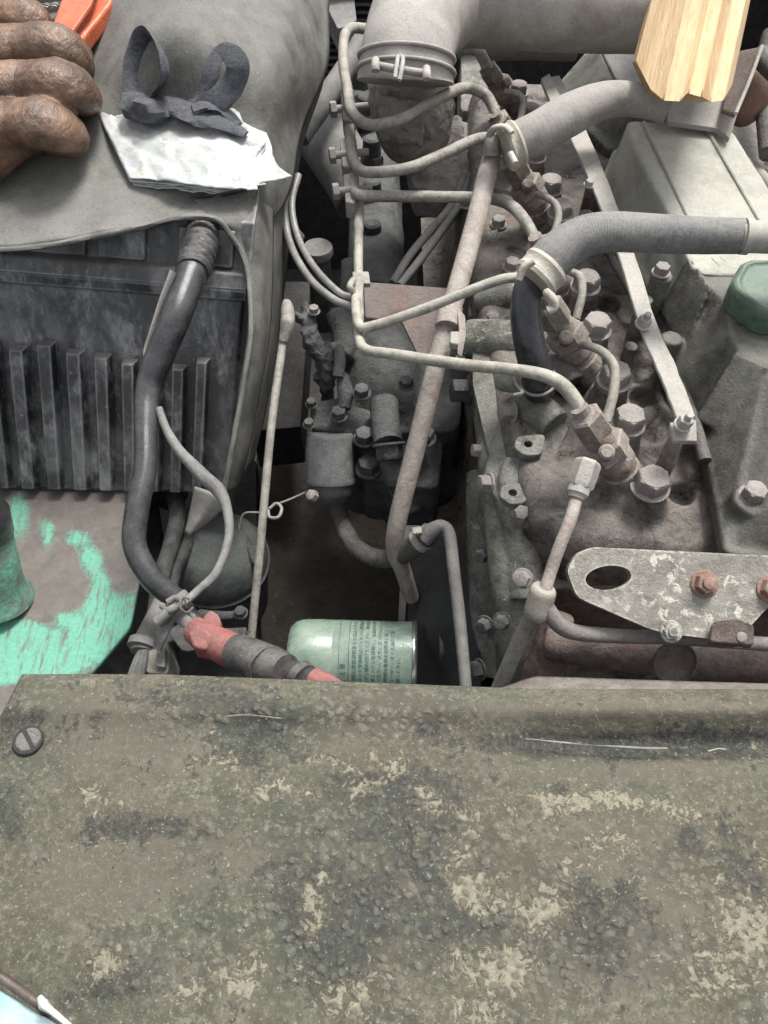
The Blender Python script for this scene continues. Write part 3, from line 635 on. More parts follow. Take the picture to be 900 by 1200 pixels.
# ================================================================ paper packet and knotted cloth
def paper_mat():
    m = bpy.data.materials.new('printed_plastic_paper'); m.use_nodes = True; nt = m.node_tree; nt.nodes.clear()
    out = nt.nodes.new('ShaderNodeOutputMaterial'); b = nt.nodes.new('ShaderNodeBsdfPrincipled')
    pos = nt.nodes.new('ShaderNodeNewGeometry').outputs['Position']
    n1 = nz(nt, pos, 22, 4, .6, .6); n2 = nz(nt, pos, 60, 5, .65, .5, (4, 4, 1)); n3 = nz(nt, pos, 45, 4, .6, .5, (1, 6, 9))
    c = mix(nt, ramp(nt, n1, .3, .7), (.38, .40, .38, 1), (.55, .555, .545, 1))
    c = mix(nt, mth(nt, 'MULTIPLY', ramp(nt, n2, .55, .68), .5), c, (.33, .44, .38, 1))
    c = mix(nt, mth(nt, 'MULTIPLY', ramp(nt, n3, .6, .7), .4), c, (.42, .42, .58, 1))
    c = mix(nt, mth(nt, 'MULTIPLY', ramp(nt, n3, .46, .34), .6), c, (.22, .21, .19, 1))
    c = mix(nt, ramp(nt, nz(nt, pos, 90, 5, .7, 1.5, (2, 2, 9)), .60, .66), c, (.66, .66, .66, 1))
    nt.links.new(c, b.inputs['Base Color']); b.inputs['Roughness'].default_value = .42
    bp = nt.nodes.new('ShaderNodeBump'); bp.inputs['Strength'].default_value = .6; bp.inputs['Distance'].default_value = .002
    nt.links.new(nz(nt, pos, 70, 5, .6, .8), bp.inputs['Height']); nt.links.new(bp.outputs[0], b.inputs['Normal']); nt.links.new(b.outputs[0], out.inputs[0])
    return m
PAP = paper_mat()
root = thing('paper_packet', P(220, 180, 34), 'white folded plastic paper packet lying on the grey rubber sheet below the knotted cloth', 'packet')
def crumple(a):
    def f(u, v):
        q = Vector((u * 5, v * 3.2, a)); z = 0; am = 1
        for o_ in range(4):
            z += am * (abs(mnoise.noise(q)) - .2); q = q * 2.1 + Vector((3, 1, 7)); am *= .55
        return UP * z * .0038 * min(1, 6 * min(u, 1 - u, v + .1, 1.1 - v) + .25)
    return f
for k, (dx, dy, dh) in enumerate(((4, 8, 0), (6, 5, -.2), (0, 3, -.4), (0, 0, -.6))):
    rt = (342, 336, 312, 302)[k]
    rows = [[(107 + dx, 118 + dy, 33.2 + dh), (150, 110 + dy, 32.9 + dh), (230 + dx, 122 + dy, 32.9 + dh), (300 + dx * 2, 150 + dy, 33.3 + dh)],
            [(122 + dx, 148 + dy, 33.5 + dh), (175, 146 + dy, 33.1 + dh), (250 + dx, 152 + dy, 33.1 + dh), (312 + dx, 165 + dy, 33.6 + dh)],
            [(138 + dx, 180 + dy, 33.8 + dh), (195, 180 + dy, 33.5 + dh), (262, 184 + dy, 33.5 + dh), ((326, 322, 306, 300)[k], 186 + dy, 34.2 + dh)],
            [(152 + dx, 209 + dy, 34.1 + dh), (205, 214 + dy, 33.9 + dh), (262, 220 + dy * .6, 34 + dh), (rt, (206, 208, 216, 222)[k], 34.8 + dh)]]
    surf('folded_layer', rows, PAP, root, 16, 16, .0004, 0, 36, 25, 0, crumple(k))
rows = [[(255, 124, 32.4), (270, 122, 32), (280, 130, 32.2)], [(262, 140, 32.4), (274, 136, 32), (288, 150, 32.6)], [(272, 158, 32.6), (282, 152, 32.4), (292, 166, 32.9)]]
surf('torn_corner', rows, PAP, root, 5, 5, .0005, .001, 60)

root = thing('knotted_cloth', P(200, 130, 33), 'blue-grey fabric strip knotted into two loops on top of the white packet', 'cloth')
FL = (.35, 1.0)
tube('left_loop', [(180, 122, 31.6, 12), (160, 105, 31, 10), (157, 72, 29.5, 10), (165, 44, 28.2, 9), (176, 40, 27.8, 8), (190, 62, 28.2, 9), (194, 88, 29.2, 9), (184, 104, 30.6, 9), (176, 118, 31.3, 8)], 9, M_knot, root, n=10, jit=.3, flat=(.2, 1.3))
tube('right_loop', [(222, 132, 31.8, 12), (234, 112, 31, 12), (246, 84, 29.5, 11), (256, 62, 28.5, 8), (268, 62, 28.3, 8), (279, 78, 28.8, 11), (272, 100, 30, 12), (252, 120, 31, 11), (234, 132, 31.8, 10)], 9, M_knot, root, n=10, jit=.35, flat=(.18, 1.3))
tube('strand', [(160, 118, 31.9, 13), (185, 118, 31.5, 14), (210, 126, 31.6, 15), (236, 136, 31.8, 15), (262, 146, 32, 10), (288, 158, 32.4, 5)], 9, M_knot, root, n=10, jit=.45, flat=(.4, 1.2))
tube('knot', [(160, 108, 31.3, 8), (156, 120, 31.4, 14), (170, 130, 31.4, 18), (188, 130, 31.6, 14), (196, 122, 31.6, 7)], 9, M_knot, root, n=10, jit=.55, flat=(.8, 1.05))
tube('loose_end', [(226, 128, 31.4, 9), (245, 122, 31.2, 11), (262, 128, 31.5, 7), (280, 146, 32.1, 5)], 9, M_knot, root, n=8, jit=.4, flat=(.35, 1.2))

# ================================================================ hand with tool
def skin_mat():
    m = bpy.data.materials.new('greasy_skin'); m.use_nodes = True; nt = m.node_tree; nt.nodes.clear()
    out = nt.nodes.new('ShaderNodeOutputMaterial'); b = nt.nodes.new('ShaderNodeBsdfPrincipled')
    pos = nt.nodes.new('ShaderNodeNewGeometry').outputs['Position']
    n1 = nz(nt, pos, 45, 5, .6, .4); n2 = nz(nt, pos, 28, 5, .7, .5, (3, 3, 3))
    c = mix(nt, ramp(nt, n1, .35, .7), (.11, .062, .038, 1), (.30, .18, .115, 1))
    c = mix(nt, mth(nt, 'MULTIPLY', ramp(nt, n2, .44, .66), .75), c, (.045, .033, .027, 1))
    nt.links.new(c, b.inputs['Base Color']); b.inputs['Roughness'].default_value = .4
    b.inputs['Subsurface Weight'].default_value = .06; b.inputs['Subsurface Scale'].default_value = .004
    mp = node(nt, 'ShaderNodeMapping'); mp.inputs['Scale'].default_value = (1, .35, 1); nt.links.new(pos, mp.inputs['Vector'])
    bp = nt.nodes.new('ShaderNodeBump'); bp.inputs['Strength'].default_value = .75; bp.inputs['Distance'].default_value = .0016
    nt.links.new(mth(nt, 'ADD', nz(nt, mp.outputs[0], 330, 5, .65, .8), nz(nt, pos, 120, 4, .6)), bp.inputs['Height']); nt.links.new(bp.outputs[0], b.inputs['Normal'])
    nt.links.new(b.outputs[0], out.inputs[0]); return m
root = thing('person', P(-10, 130, 36), 'greasy brown fist closed around an orange tool handle at the left edge', 'person')
bm = bmesh.new()
FF_ = dict(bm=bm, n=6, sides=20, flat=(.92, 1.26))
tube_bm([(-70, 24, 31.5, 30), (-20, 20, 30.3, 25), (18, 18, 29.9, 21), (36, 22, 29.8, 20), (46, 30, 30.4, 17), (40, 40, 31.6, 15)], **FF_)
tube_bm([(-60, 66, 31.2, 32), (-10, 60, 29.9, 28), (30, 54, 29.5, 24), (60, 54, 29.1, 26), (77, 60, 29.5, 25), (84, 66, 30.6, 24), (60, 76, 32, 18)], **FF_)
tube_bm([(-60, 108, 31.5, 34), (-10, 104, 30, 30), (34, 98, 29.6, 25), (64, 97, 29.1, 28), (80, 101, 29.6, 27), (88, 106, 30.8, 25), (60, 114, 32.3, 18)], **FF_)
tube_bm([(-70, 152, 32, 36), (-20, 150, 31, 32), (22, 144, 30.6, 26), (50, 145, 30.2, 29), (66, 149, 30.8, 27), (74, 154, 31.9, 25), (50, 160, 33, 18)], **FF_)
tube_bm([(-90, 215, 33, 42), (-50, 196, 32.5, 36), (-15, 180, 32.3, 30), (15, 165, 32.2, 24), (40, 160, 32.6, 18)], bm=bm, n=6)
tube_bm([(-120, 120, 33, 80), (-60, 110, 32, 64), (-25, 105, 31.6, 52)], bm=bm, n=6)
tube_bm([(-300, 150, 32, 70), (-190, 135, 32.5, 66), (-100, 125, 33, 70)], bm=bm, n=6)
cast('hand', bm, skin_mat(), root, voxel=.0012, smooth=6, disp=.0018, dscale=.022)

root = thing('chain_wrench', P(95, 20, 31), 'orange-handled chain wrench gripped in the greasy fist', 'chain wrench')
bm = bmesh.new()
a = [P(52, 50, 29.6), P(86, 58, 29.6), P(129, 2, 28.4), P(160, -60, 28), P(112, -70, 28), P(74, -10, 28.6)]
prism(bm, a, [p - UP * .014 for p in a])
bevel(mkobj('handle', bm, M_orange, root), .003, 3)
bm = bmesh.new()
a = [P(60, 40, 29.0), P(78, 46, 29.0), P(106, 4, 27.9), P(128, -56, 27.6), P(112, -60, 27.6), P(84, -4, 28.1)]
prism(bm, a, [p - UP * .004 for p in a])
bevel(mkobj('handle_rib', bm, M_orange, root), .0015, 3)
for row, (yy, hh) in enumerate(((2, 29.7), (13, 29.9), (-9, 29.5))):
    for k in range(9):
        x = -14 + k * 10.5 + row * 3; y = yy - k * .9 + 2
        p = P(x, y, hh); r = RR(4.6, x, y, hh); bm = bmesh.new()
        d = Vector((1, .1, 0)).normalized(); s = Vector((0, 1, 0))
        for off in (-1, 1):
            q = p + s * off * r * .62
            pts = [q + d * (math.cos(t) * r * 1.5) + UP * (math.sin(t) * r * .8) for t in [2 * math.pi * i / 12 for i in range(12)]]
            prism(bm, [c + s * r * .18 for c in pts], [c - s * r * .18 for c in pts])
        cyl(bm, p - s * r * 1.05, p + s * r * 1.05, r * .42, n=10)
        mkobj('chain_link', bm, M_chain, root)

# ================================================================ battery cable, tape and wire
root = thing('battery_cable', P(170, 600, 48), 'thick black battery cable rising from the red clamp to the rubber sheet', 'cable')
tube('cable', [(252, 238, 37.2, 21), (240, 272, 36.6, 20), (232, 300, 36.6, 19), (219, 335, 37, 18), (205, 375, 37.8, 17.5), (186, 420, 39.6, 17), (174, 455, 41, 15), (171, 500, 42, 13.5), (170, 550, 43, 13.5), (160, 600, 44, 14), (158, 640, 45, 14), (178, 678, 46.2, 14), (206, 702, 47.5, 13), (222, 722, 48, 11), (240, 742, 48.6, 11)], 15, M_cable, root, n=10, sides=20)
bm = bmesh.new()
for k in range(8):
    t = k / 7; x = 243 - t * 16; y = 264 + t * 50; h = 36.6 + t * .05
    tube_bm([(x + 1.2, y - 4.2, h, 20 - t * 1.2), (x + .4, y - 1.2, h, 22.6 - t * 1.4), (x - .4, y + 1.2, h, 22.4 - t * 1.4), (x - 1.2, y + 4.2, h, 20 - t * 1.2)], bm=bm, n=2, sides=28, jit=.05)
mkobj('tape_wrap', bm, grimy('glossy_tape', (.02, .02, .022, 1), (.05, .05, .053, 1), dust=.25, rough=.25, bump=.5), root, 50)
tube('split_sleeve', [(203, 318, 35.6), (191, 350, 36.8), (180, 385, 38.2), (172, 412, 39.3), (174, 428, 39.8)], 5, M_hosep, root, flat=(1.2, .5))
tube('cable_clip', [(190, 710, 46.6), (200, 716, 46.0), (214, 706, 45.6), (206, 701, 45.9), (196, 706, 46)], 4, M_duct, root)
bm = bmesh.new(); p = P(204, 701, 47.2); ax = (P(222, 722, 48) - P(190, 688, 46.8)).normalized(); r = RR(15, 204, 701, 47)
lathe(bm, p, ax, [(0, r), (.001, r * 1.08), (.006, r * 1.08), (.007, r)], 24); mkobj('cable_collar', bm, M_duct, root, 50)

o = tube('grey_wire', [(186, 478, 41.3, 4.5), (196, 505, 42, 5), (212, 530, 42.6, 6.5), (238, 558, 43.4, 8), (256, 575, 44.2, 8), (266, 598, 44.8, 6), (268, 630, 45.4, 5.2), (254, 670, 46, 5.2), (232, 692, 46.3, 5), (214, 708, 46.3, 5), (200, 716, 46.2, 6), (186, 728, 46.8, 8)], 6, M_hose, None, n=8, jit=.12)
tag(o, 'thin grey wire looping from the black cable across the battery bottom', 'wire')
o = tube('cable_tie', [(222, 702, 45.4), (214, 700, 45.2), (211, 711, 45.2), (219, 718, 45.5), (226, 712, 45.8)], 1.6, M_castdark, None, n=6, sides=8)
tag(o, 'small dark tie strapping the grey wire to the black cable', 'cable tie')
o = surf('plastic_flap', [[(228, 570, 51), (248, 578, 50.5), (266, 592, 51)], [(222, 598, 53), (238, 600, 52), (252, 606, 52.5)], [(216, 624, 54.5), (222, 627, 54), (232, 622, 54)]], M_hosep, None, 6, 6, .001, .001, 60)
tag(o, 'grey torn plastic flap hanging below the battery corner', 'flap')

root = thing('taped_hose', P(320, 780, 47), 'black hose joint with red plastic clamp running toward the green oil filter', 'hose')
tube('hose', [(236, 740, 47.3, 13), (262, 757, 46.6, 19), (290, 770, 45.5, 21), (318, 780, 44.6, 21), (340, 790, 43.8, 18), (372, 800, 42.5, 15), (400, 812, 41.5, 11), (450, 840, 40, 11)], 20, M_cable, root, n=8, sides=22)
tube('red_clamp', [(228, 738, 46.9, 16), (246, 750, 46.4, 19), (262, 758, 45.8, 20.5), (276, 764, 45.3, 20.5)], 19, M_red, root, n=6, sides=22)
bm = slab_bm([(220, 742, 45.4), (228, 732, 45.2), (244, 738, 45.0), (250, 752, 45.0), (240, 762, 45.2), (226, 758, 45.4)], 1.6, .3); bevel(mkobj('clamp_lug', bm, M_red, root), .0015, 3)
bm = slab_bm([(236, 724, 46.4), (246, 714, 46.4), (256, 720, 46.2), (260, 732, 46.2), (252, 740, 46.4)], 1.2, .3); bevel(mkobj('clamp_lug', bm, M_red, root), .0015, 3)
tube('tape_sleeve', [(278, 764, 44.9, 22), (298, 772, 44.1, 23.5), (318, 780, 43.5, 23), (334, 787, 43, 21)], 20, M_reddark, root, n=6, sides=22, jit=.06)
for (x, y, h, r) in ((308, 777, 43.6, 24.2), (354, 793, 42.9, 18.5)):
    tube('red_tape', [(x - 3, y - 2, h + .1, r), (x + 4, y + 3, h - .1, r - .5)], 20, M_reddark, root, n=2, sides=22, jit=.1)
tube('red_end', [(368, 798, 42.2, 15.5), (385, 804, 41.8, 13.5), (404, 814, 41.2, 11)], 14, M_red, root, n=5, sides=20, jit=.05)

# ================================================================ left pit: drum, connector, hoses
root = thing('air_canister', P(255, 680, 70), 'dark green-grey round canister in the gap under the battery', 'canister')
bm = bmesh.new(); c = P(258, 700, 70); R = RR(62, 258, 680, 62); ax = Vector((.12, -.05, 1))
lathe(bm, c, ax, [(0, R), (.06, R), (.085, R), (.09, R * .97), (.105, R * .8), (.112, R * .55), (.114, .001)], 48)
mkobj('shell', bm, M_darkgreen, root, 40)
bm = bmesh.new(); lathe(bm, c + ax.normalized() * .07, ax, [(0, R * 1.0), (.001, R * 1.05), (.011, R * 1.05), (.012, R)], 48)
mkobj('band', bm, M_pump, root, 40)
for yy in (722, 742):
    tube('bracket_bar', [(234, yy - 2, 60), (262, yy, 59.5), (288, yy - 1, 60)], 6, M_pump, root)
tube('rib', [(205, 640, 60), (222, 612, 59.5), (250, 606, 59.2), (280, 622, 59.5), (300, 660, 60)], 5, M_pump, root)
for x, y in ((282, 718), (283, 745)): bolt_at('bolt', x, y, 58.8, 7, M_pump, root)

root = thing('cable_connector', P(175, 770, 52), 'grey plug connector with dark wires by the green plate edge', 'connector')
tube('boot', [(196, 700, 51, 13), (184, 728, 51, 15), (172, 752, 51, 16), (168, 765, 51, 16)], 15, M_duct, root, jit=.05)
tube('ring', [(170, 752, 50.8, 19), (167, 760, 50.8, 19)], 18, M_duct, root, n=2)
slab('plug_block', [(172, 752, 50.4), (196, 752, 50.4), (200, 768, 50.4), (196, 790, 50.4), (170, 788, 50.4)], 3, grimy('grey_plug', (.17, .17, .14, 1), (.25, .25, .21, 1), dust=.4), root, .2)
slab('plug_latch', [(184, 756, 49.8), (194, 758, 49.8), (193, 782, 49.8), (182, 780, 49.8)], 1, grimy('grey_plug', (.17, .17, .14, 1), (.25, .25, .21, 1)), root, .2)
for k in range(5):
    tube('wire', [(166 + k * 1.5, 760, 50.5), (158 + k * 3, 775, 50.4 - .1 * k), (150 + k * 4, 800, 50.6), (150 + k * 4, 830, 51)], 3, M_castdark if k % 2 else M_darkgreen, root, sides=8)
tube('tape_end', [(228, 735, 47.5, 6), (204, 722, 47.2, 7), (190, 742, 47.8, 8), (184, 760, 48.6, 6)], 6, M_duct, root, flat=(.5, 1.2))
for nm, pts, r, lb in (('air_hose', [(196, 560, 58), (208, 600, 57), (200, 640, 57), (188, 680, 56.5), (180, 730, 56)], 10, 'dark ribbed air hose running down beside the green plate edge'),
                       ('air_hose', [(240, 575, 60), (222, 630, 59), (206, 665, 58), (196, 700, 58)], 9, 'grey hose slanting in front of the round canister'),
                       ('air_hose', [(170, 575, 62), (178, 620, 62), (186, 690, 62), (200, 790, 62)], 12, 'dark hose lying deep under the green plate edge')):
    tag(tube(nm, pts, r, M_pump, None, jit=.06), lb, 'hose')
tag(cast('frame_casting', tube_bm([(172, 560, 60, 22), (200, 570, 60, 20), (196, 590, 60, 18)]), M_pit, None, disp=.002), 'dark lumpy casting in the gap right of the green plate', 'casting')
tag(slab('dark_disc', [(196, 740, 60), (210, 730, 60), (240, 745, 60), (238, 760, 60), (214, 764, 60)], .4, M_pump, None, .3), 'small dark disc behind the red hose clamp', 'disc')
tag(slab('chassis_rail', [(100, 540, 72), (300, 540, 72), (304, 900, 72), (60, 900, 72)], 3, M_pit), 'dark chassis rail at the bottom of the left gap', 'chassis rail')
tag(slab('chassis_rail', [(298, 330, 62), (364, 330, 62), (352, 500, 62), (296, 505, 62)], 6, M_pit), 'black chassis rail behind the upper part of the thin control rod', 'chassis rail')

# ================================================================ control rod + lever
root = thing('control_rod', P(300, 740, 56), 'long thin grey control rod standing right of the battery', 'rod')
tube('rod', [(332, 398, 42, 5), (318, 500, 45, 5), (305, 640, 50, 5), (294, 752, 55, 5)], 5, M_pipe, root, sides=12, jit=.05)
bm = bmesh.new(); tube_bm([(336, 354, 40.6, 5), (337, 362, 40.6, 8), (337, 378, 41, 9), (334, 392, 41.6, 7), (332, 402, 42, 5.5)], bm=bm, sides=14); cast('rod_end', bm, M_pipe, root, .001, 3, .0004)
o = tube('fine_wire', [(280, 620, 55), (286, 602, 54), (306, 600, 53.5), (322, 592, 53), (340, 585, 52.6), (360, 576, 52.5)], 1.3, M_pipe, None, n=6, sides=6)
tag(o, 'very thin bare wire hooked from the control rod to the filter bowl', 'wire')
tag(tube('wire_loop', [(316, 596, 53), (324, 590, 52.8), (330, 596, 52.8), (326, 606, 52.8), (316, 606, 53), (314, 598, 53)], 2, M_pipe, None, sides=8), 'small wire loop behind the thin control rod', 'wire')

root = thing('governor_lever', P(385, 430, 52), 'crusty grey lever linkage caked with grease beside the fuel pump', 'lever')
bm = bmesh.new()
tube_bm([(345, 372, 43, 6), (358, 374, 43.5, 8)], bm=bm, n=4)
tube_bm([(358, 356, 43.3, 5), (362, 375, 43.6, 9), (366, 400, 44.4, 11), (378, 415, 45.5, 14), (384, 440, 47, 10), (382, 460, 49, 7)], bm=bm)
tube_bm([(380, 415, 45.8, 9), (395, 410, 46, 8), (398, 430, 46.6, 6)], bm=bm)
cast('arm', bm, M_pump, root, .0011, 2, .0026, .006)
bolt_at('bolt', 368, 364, 42.6, 6, M_bolt, root)
tube('return_spring', [(374, 440, 47, 7), (384, 458, 49, 7), (384, 476, 50.5, 7)], 7, M_pump, root, jit=.5)
tag(tube('lever_link', [(397, 410, 45), (398, 425, 45.4), (396, 442, 46)], 7, M_pump, None), 'small rounded grey link standing beside the crusty lever', 'link')

# ================================================================ injection pump with filter bowl
root = thing('fuel_pump', P(440, 470, 62), 'dark grey dust-caked fuel injection pump below the bent steel pipes', 'fuel pump')
bm = bmesh.new()
slab_bm([(400, 395, 50), (545, 410, 50), (540, 505, 50), (400, 508, 50)], 12, .15, bm)
tube_bm([(445, 380, 50, 42), (450, 440, 51, 46), (452, 500, 52, 40)], bm=bm, n=4, sides=24)
slab_bm([(362, 470, 48.5), (398, 466, 48.5), (452, 488, 48.8), (450, 512, 49.2), (366, 502, 49.2)], 3, .12, bm)
tube_bm([(415, 60, 62, 24), (432, 160, 58, 30), (440, 260, 55, 32), (440, 360, 52, 34)], bm=bm, n=5, sides=20)
slab_bm([(400, 300, 50), (450, 300, 50), (455, 400, 50), (396, 396, 50)], 8, .2, bm)
tube_bm([(470, 505, 52, 26), (475, 560, 54, 22), (480, 600, 56, 16)], bm=bm, n=4)
slab_bm([(424, 515, 51), (520, 508, 51), (515, 575, 53), (424, 560, 52)], 6, .2, bm)
tube_bm([(395, 370, 48, 15), (405, 395, 48, 16), (400, 420, 48, 12)], bm=bm)
cast('pump_body', bm, M_pump, root, .0022, 4, .0016, .02)
for k, (x, y) in enumerate(((424, 100), (430, 150), (436, 200), (437, 250), (437, 300))):
    bm = bmesh.new(); r = RR(15, x, y, 50); hexhead(bm, P(x, y, 54), UP, r, .022); lathe(bm, P(x, y, 54) + UP * .02, UP, [(0, r * .8), (.02, r * .7), (.022, r * .5)], 16)
    mkobj('delivery_valve', bm, M_pump, root, 30)
bm = bmesh.new(); tube_bm([(450, 472, 47.4, 17), (452, 500, 47.6, 17), (455, 520, 47.8, 17.5)], bm=bm, n=3, sides=20); mkobj('plunger', bm, M_pump, root, 40)
bolt_at('hex_plug', 456, 524, 47.0, 16, M_pump, root, axis=P(456, 540, 48) - P(452, 500, 46.4))
bm = bmesh.new(); tube_bm([(458, 540, 48.4, 14), (462, 556, 49, 13), (463, 566, 49.6, 12)], bm=bm, n=3); mkobj('plunger_base', bm, M_pump, root)
for x, y, h, r in ((424, 460, 46.3, 9), (427, 513, 48.6, 11), (467, 574, 50, 9), (497, 512, 49.4, 12), (476, 450, 47.2, 8), (397, 486, 47.8, 9), (432, 548, 50.6, 13)):
    bolt_at('bolt', x, y, h, r, M_pump, root)
bm = bmesh.new(); tube_bm([(402, 440, 46.6, 8), (405, 462, 47, 10), (403, 480, 47.6, 8)], bm=bm); cast('lever_boss', bm, M_pump, root, .0012, 3, .001, .01)

root = thing('filter_bowl', P(390, 590, 58), 'grey cylindrical sediment bowl hanging under the fuel pump', 'filter bowl')
bm = bmesh.new(); a = P(387, 508, 49.0); b_ = P(389, 592, 53.4); r = RR(28.5, 388, 540, 50); L = (b_ - a).length
lathe(bm, a, b_ - a, [(0, r * .9), (.003, r), (L * .60, r), (L * .62, r * 1.05), (L * .68, r * 1.05), (L * .70, r * .95), (L * .80, r * .92), (L * .88, r * .8), (L * .95, r * .6), (L, r * .3), (L * 1.01, .0005)], 32)
mkobj('bowl', bm, grimy('bowl_grey', (.05, .052, .052, 1), (.085, .088, .087, 1), dust=.5, rough=.7, bump=.5, dustc=(.2, .205, .2, 1), oil=.25), root, 40)
bm = bmesh.new(); hexhead(bm, P(368, 582, 49.5), Vector((-.5, -.3, 1)), RR(7, 368, 582, 50), .006); mkobj('drain_tap', bm, M_pipe, root)
for s in (0, 1): bolt_at('bolt', 362 + s * 3, 497 - s * 24, 48, 6, M_pump, root)

# ================================================================ more pit pieces between pump and engine
bm = bmesh.new()
tube_bm([(448, 592, 58, 26), (480, 580, 58, 26), (530, 560, 58, 30)], bm=bm, n=5)
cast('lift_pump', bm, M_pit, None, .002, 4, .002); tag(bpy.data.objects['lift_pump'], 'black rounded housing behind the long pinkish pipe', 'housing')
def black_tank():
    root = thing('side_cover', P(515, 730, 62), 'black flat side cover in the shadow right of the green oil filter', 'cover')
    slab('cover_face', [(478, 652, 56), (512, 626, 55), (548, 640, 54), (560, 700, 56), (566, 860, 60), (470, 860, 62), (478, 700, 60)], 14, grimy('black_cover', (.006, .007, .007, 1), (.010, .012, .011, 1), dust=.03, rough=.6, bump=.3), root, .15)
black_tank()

# coolant pipe: black hose, clip, steel elbow
root = thing('return_hose', P(440, 650, 56), 'dark rubber hose curving from the filter bowl to a clipped steel pipe end', 'hose')
tube('hose', [(394, 585, 56, 11), (402, 615, 55.5, 11), (418, 642, 55, 11), (446, 655, 54.2, 11), (474, 648, 51.6, 12), (490, 636, 49.6, 13), (504, 624, 48.4, 13)], 12, M_castdark, root, n=8)
tube('spring_clip', [(490, 636, 49.4, 15), (496, 631, 49, 15)], 15, M_pipe, root, n=2)
slab('clip_ear', [(482, 618, 47.6), (494, 616, 47.6), (495, 624, 47.6), (484, 626, 47.6)], .3, M_pipe, root, .2)
o = tube('return_pipe', [(497, 631, 48.6, 11), (508, 621, 48, 10), (519, 617, 47.6, 7.5), (527, 628, 47.8, 7.5), (532, 670, 48.6, 7.5), (540, 740, 50, 7.5), (548, 830, 52, 7)], 8, M_duct, None, n=8)
tag(o, 'dusty grey steel pipe bending down over the black side cover', 'pipe')

# ================================================================ oil filter with printed label
def oil_filter():
    A = P(338, 770, 58.5); B = P(486, 774, 58.5)
    mid = P(412, 768, 60); root = thing('oil_filter', P(412, 775, 64), 'pale green oil filter canister printed with Japanese text in the dark gap', 'oil filter')
    ax = (B - A).normalized(); L = (B - A).length; r = RR(45, 412, 770, 58.5)
    mt = grimy('pale_green_enamel', (.15, .24, .185, 1), (.25, .34, .28, 1), dust=.35, rough=.3, bump=.12, scale=1.2, dustc=(.32, .33, .27, 1))
    bm = bmesh.new()
    lathe(bm, A, ax, [(0, r * .3), (.0006, r * .66), (.002, r * .82), (.006, r * .93), (.011, r * .985), (.016, r), (L * .36, r), (L * .365, r * .992), (L * .37, r), (L * .955, r), (L * .97, r * 1.0)], 72)
    mkobj('canister', bm, mt, root, 50)
    bm = bmesh.new()
    lathe(bm, A + ax * L * .965, ax, [(0, r * .98), (.001, r * 1.03), (.003, r * 1.035), (.0045, r * 1.0), (.0048, r * .9), (.002, r * .7)], 72)
    mkobj('rim', bm, grimy('bare_rim', (.3, .33, .3, 1), (.5, .52, .48, 1), dust=.1, rough=.3, metal=.8, bump=.1), root, 50)
    # printed text: letters wrapped round the can, reading from the bottom up
    ink = bpy.data.materials.new('dark_teal_ink'); ink.use_nodes = True
    ink.node_tree.nodes['Principled BSDF'].inputs['Base Color'].default_value = (.03, .075, .085, 1); ink.node_tree.nodes['Principled BSDF'].inputs['Roughness'].default_value = .5
    view = (-(A + B) / 2); view = (view - ax * view.dot(ax)).normalized()      # direction on the can facing the viewer
    side = ax.cross(view).normalized()
    if side.z < 0 and side.y < 0: side = -side
    # 'side' must point image-up
    upimg = Vector((0, S_, C_))
    if side.dot(upimg) < 0: side = -side
    def wrap(s, t):    # s: along axis (m), t: arc length image-up from the middle line
        a = t / r
        return A + ax * s + (view * math.cos(a) + side * math.sin(a)) * (r + .00025)
    def text(body, size, s0, t0, nm='print_text'):
        cu = bpy.data.curves.new('t', 'FONT'); cu.body = body; cu.size = size; cu.resolution_u = 2
        ob = bpy.data.objects.new('t', cu); COL.objects.link(ob)
        dg = bpy.context.evaluated_depsgraph_get(); me = bpy.data.meshes.new_from_object(ob.evaluated_get(dg))
        bpy.data.objects.remove(ob)
        bm = bmesh.new(); bm.from_mesh(me); bpy.data.meshes.remove(me)
        if not bm.verts: bm.free(); return
        # letters run image-up (rotated 90 degrees anticlockwise): x -> up the can, y -> towards -axis
        for v in bm.verts: v.co = wrap(s0 - v.co.y, t0 + v.co.x)
        org = root.location.copy()
        for v in bm.verts: v.co -= org
        m2 = bpy.data.meshes.new(nm); bm.to_mesh(m2); bm.free(); m2.materials.append(ink)
        o = bpy.data.objects.new(nm, m2); COL.objects.link(o); o.parent = root
    k = L / 148.0   # metres per photo pixel along the can
    text('ご 注 意', 7.0 * k, 69 * k, -30 * k, 'print_heading')
    lines = ['ご使用前に取扱説明書をお読みください。オイルフィルター', 'エレメント交換時はパッキンに潤滑油を塗布し、手で', 'しっかり締め付けてください。締め過ぎないこと。', '取付後エンジンを始動し、油漏れを点検', 'してください。火気に近づけないこと。', '交換時期は車両の説明書に従う', 'ラジエーター・オイル漏れ注意', 'ご使用ください。']
    for i, t in enumerate(lines): text(t, 5.2 * k, (81 + i * 7.1) * k, (-37 + (i % 3)) * k)
    def line(s0, wd, t0, t1, nm='print_line'):
        bm = bmesh.new(); n = 24; a = []; b2 = []
        for i in range(n + 1):
            t = t0 + (t1 - t0) * i / n; a.append(bm.verts.new(wrap(s0, t))); b2.append(bm.verts.new(wrap(s0 + wd, t)))
        for i in range(n): bm.faces.new((a[i], a[i + 1], b2[i + 1], b2[i]))
        mkobj(nm, bm, ink, root)
    line(61.5 * k, .5 * k, -60 * k, 60 * k); line(72.5 * k, .6 * k, -60 * k, 60 * k)
    line(129 * k, .7 * k, -28 * k, -23 * k); line(126 * k, .7 * k, -28.4 * k, -27.5 * k)
oil_filter()

# ================================================================ engine
root_e = thing('engine', P(720, 560, 62), 'dusty rust-brown diesel engine head and block filling the right side', 'engine')
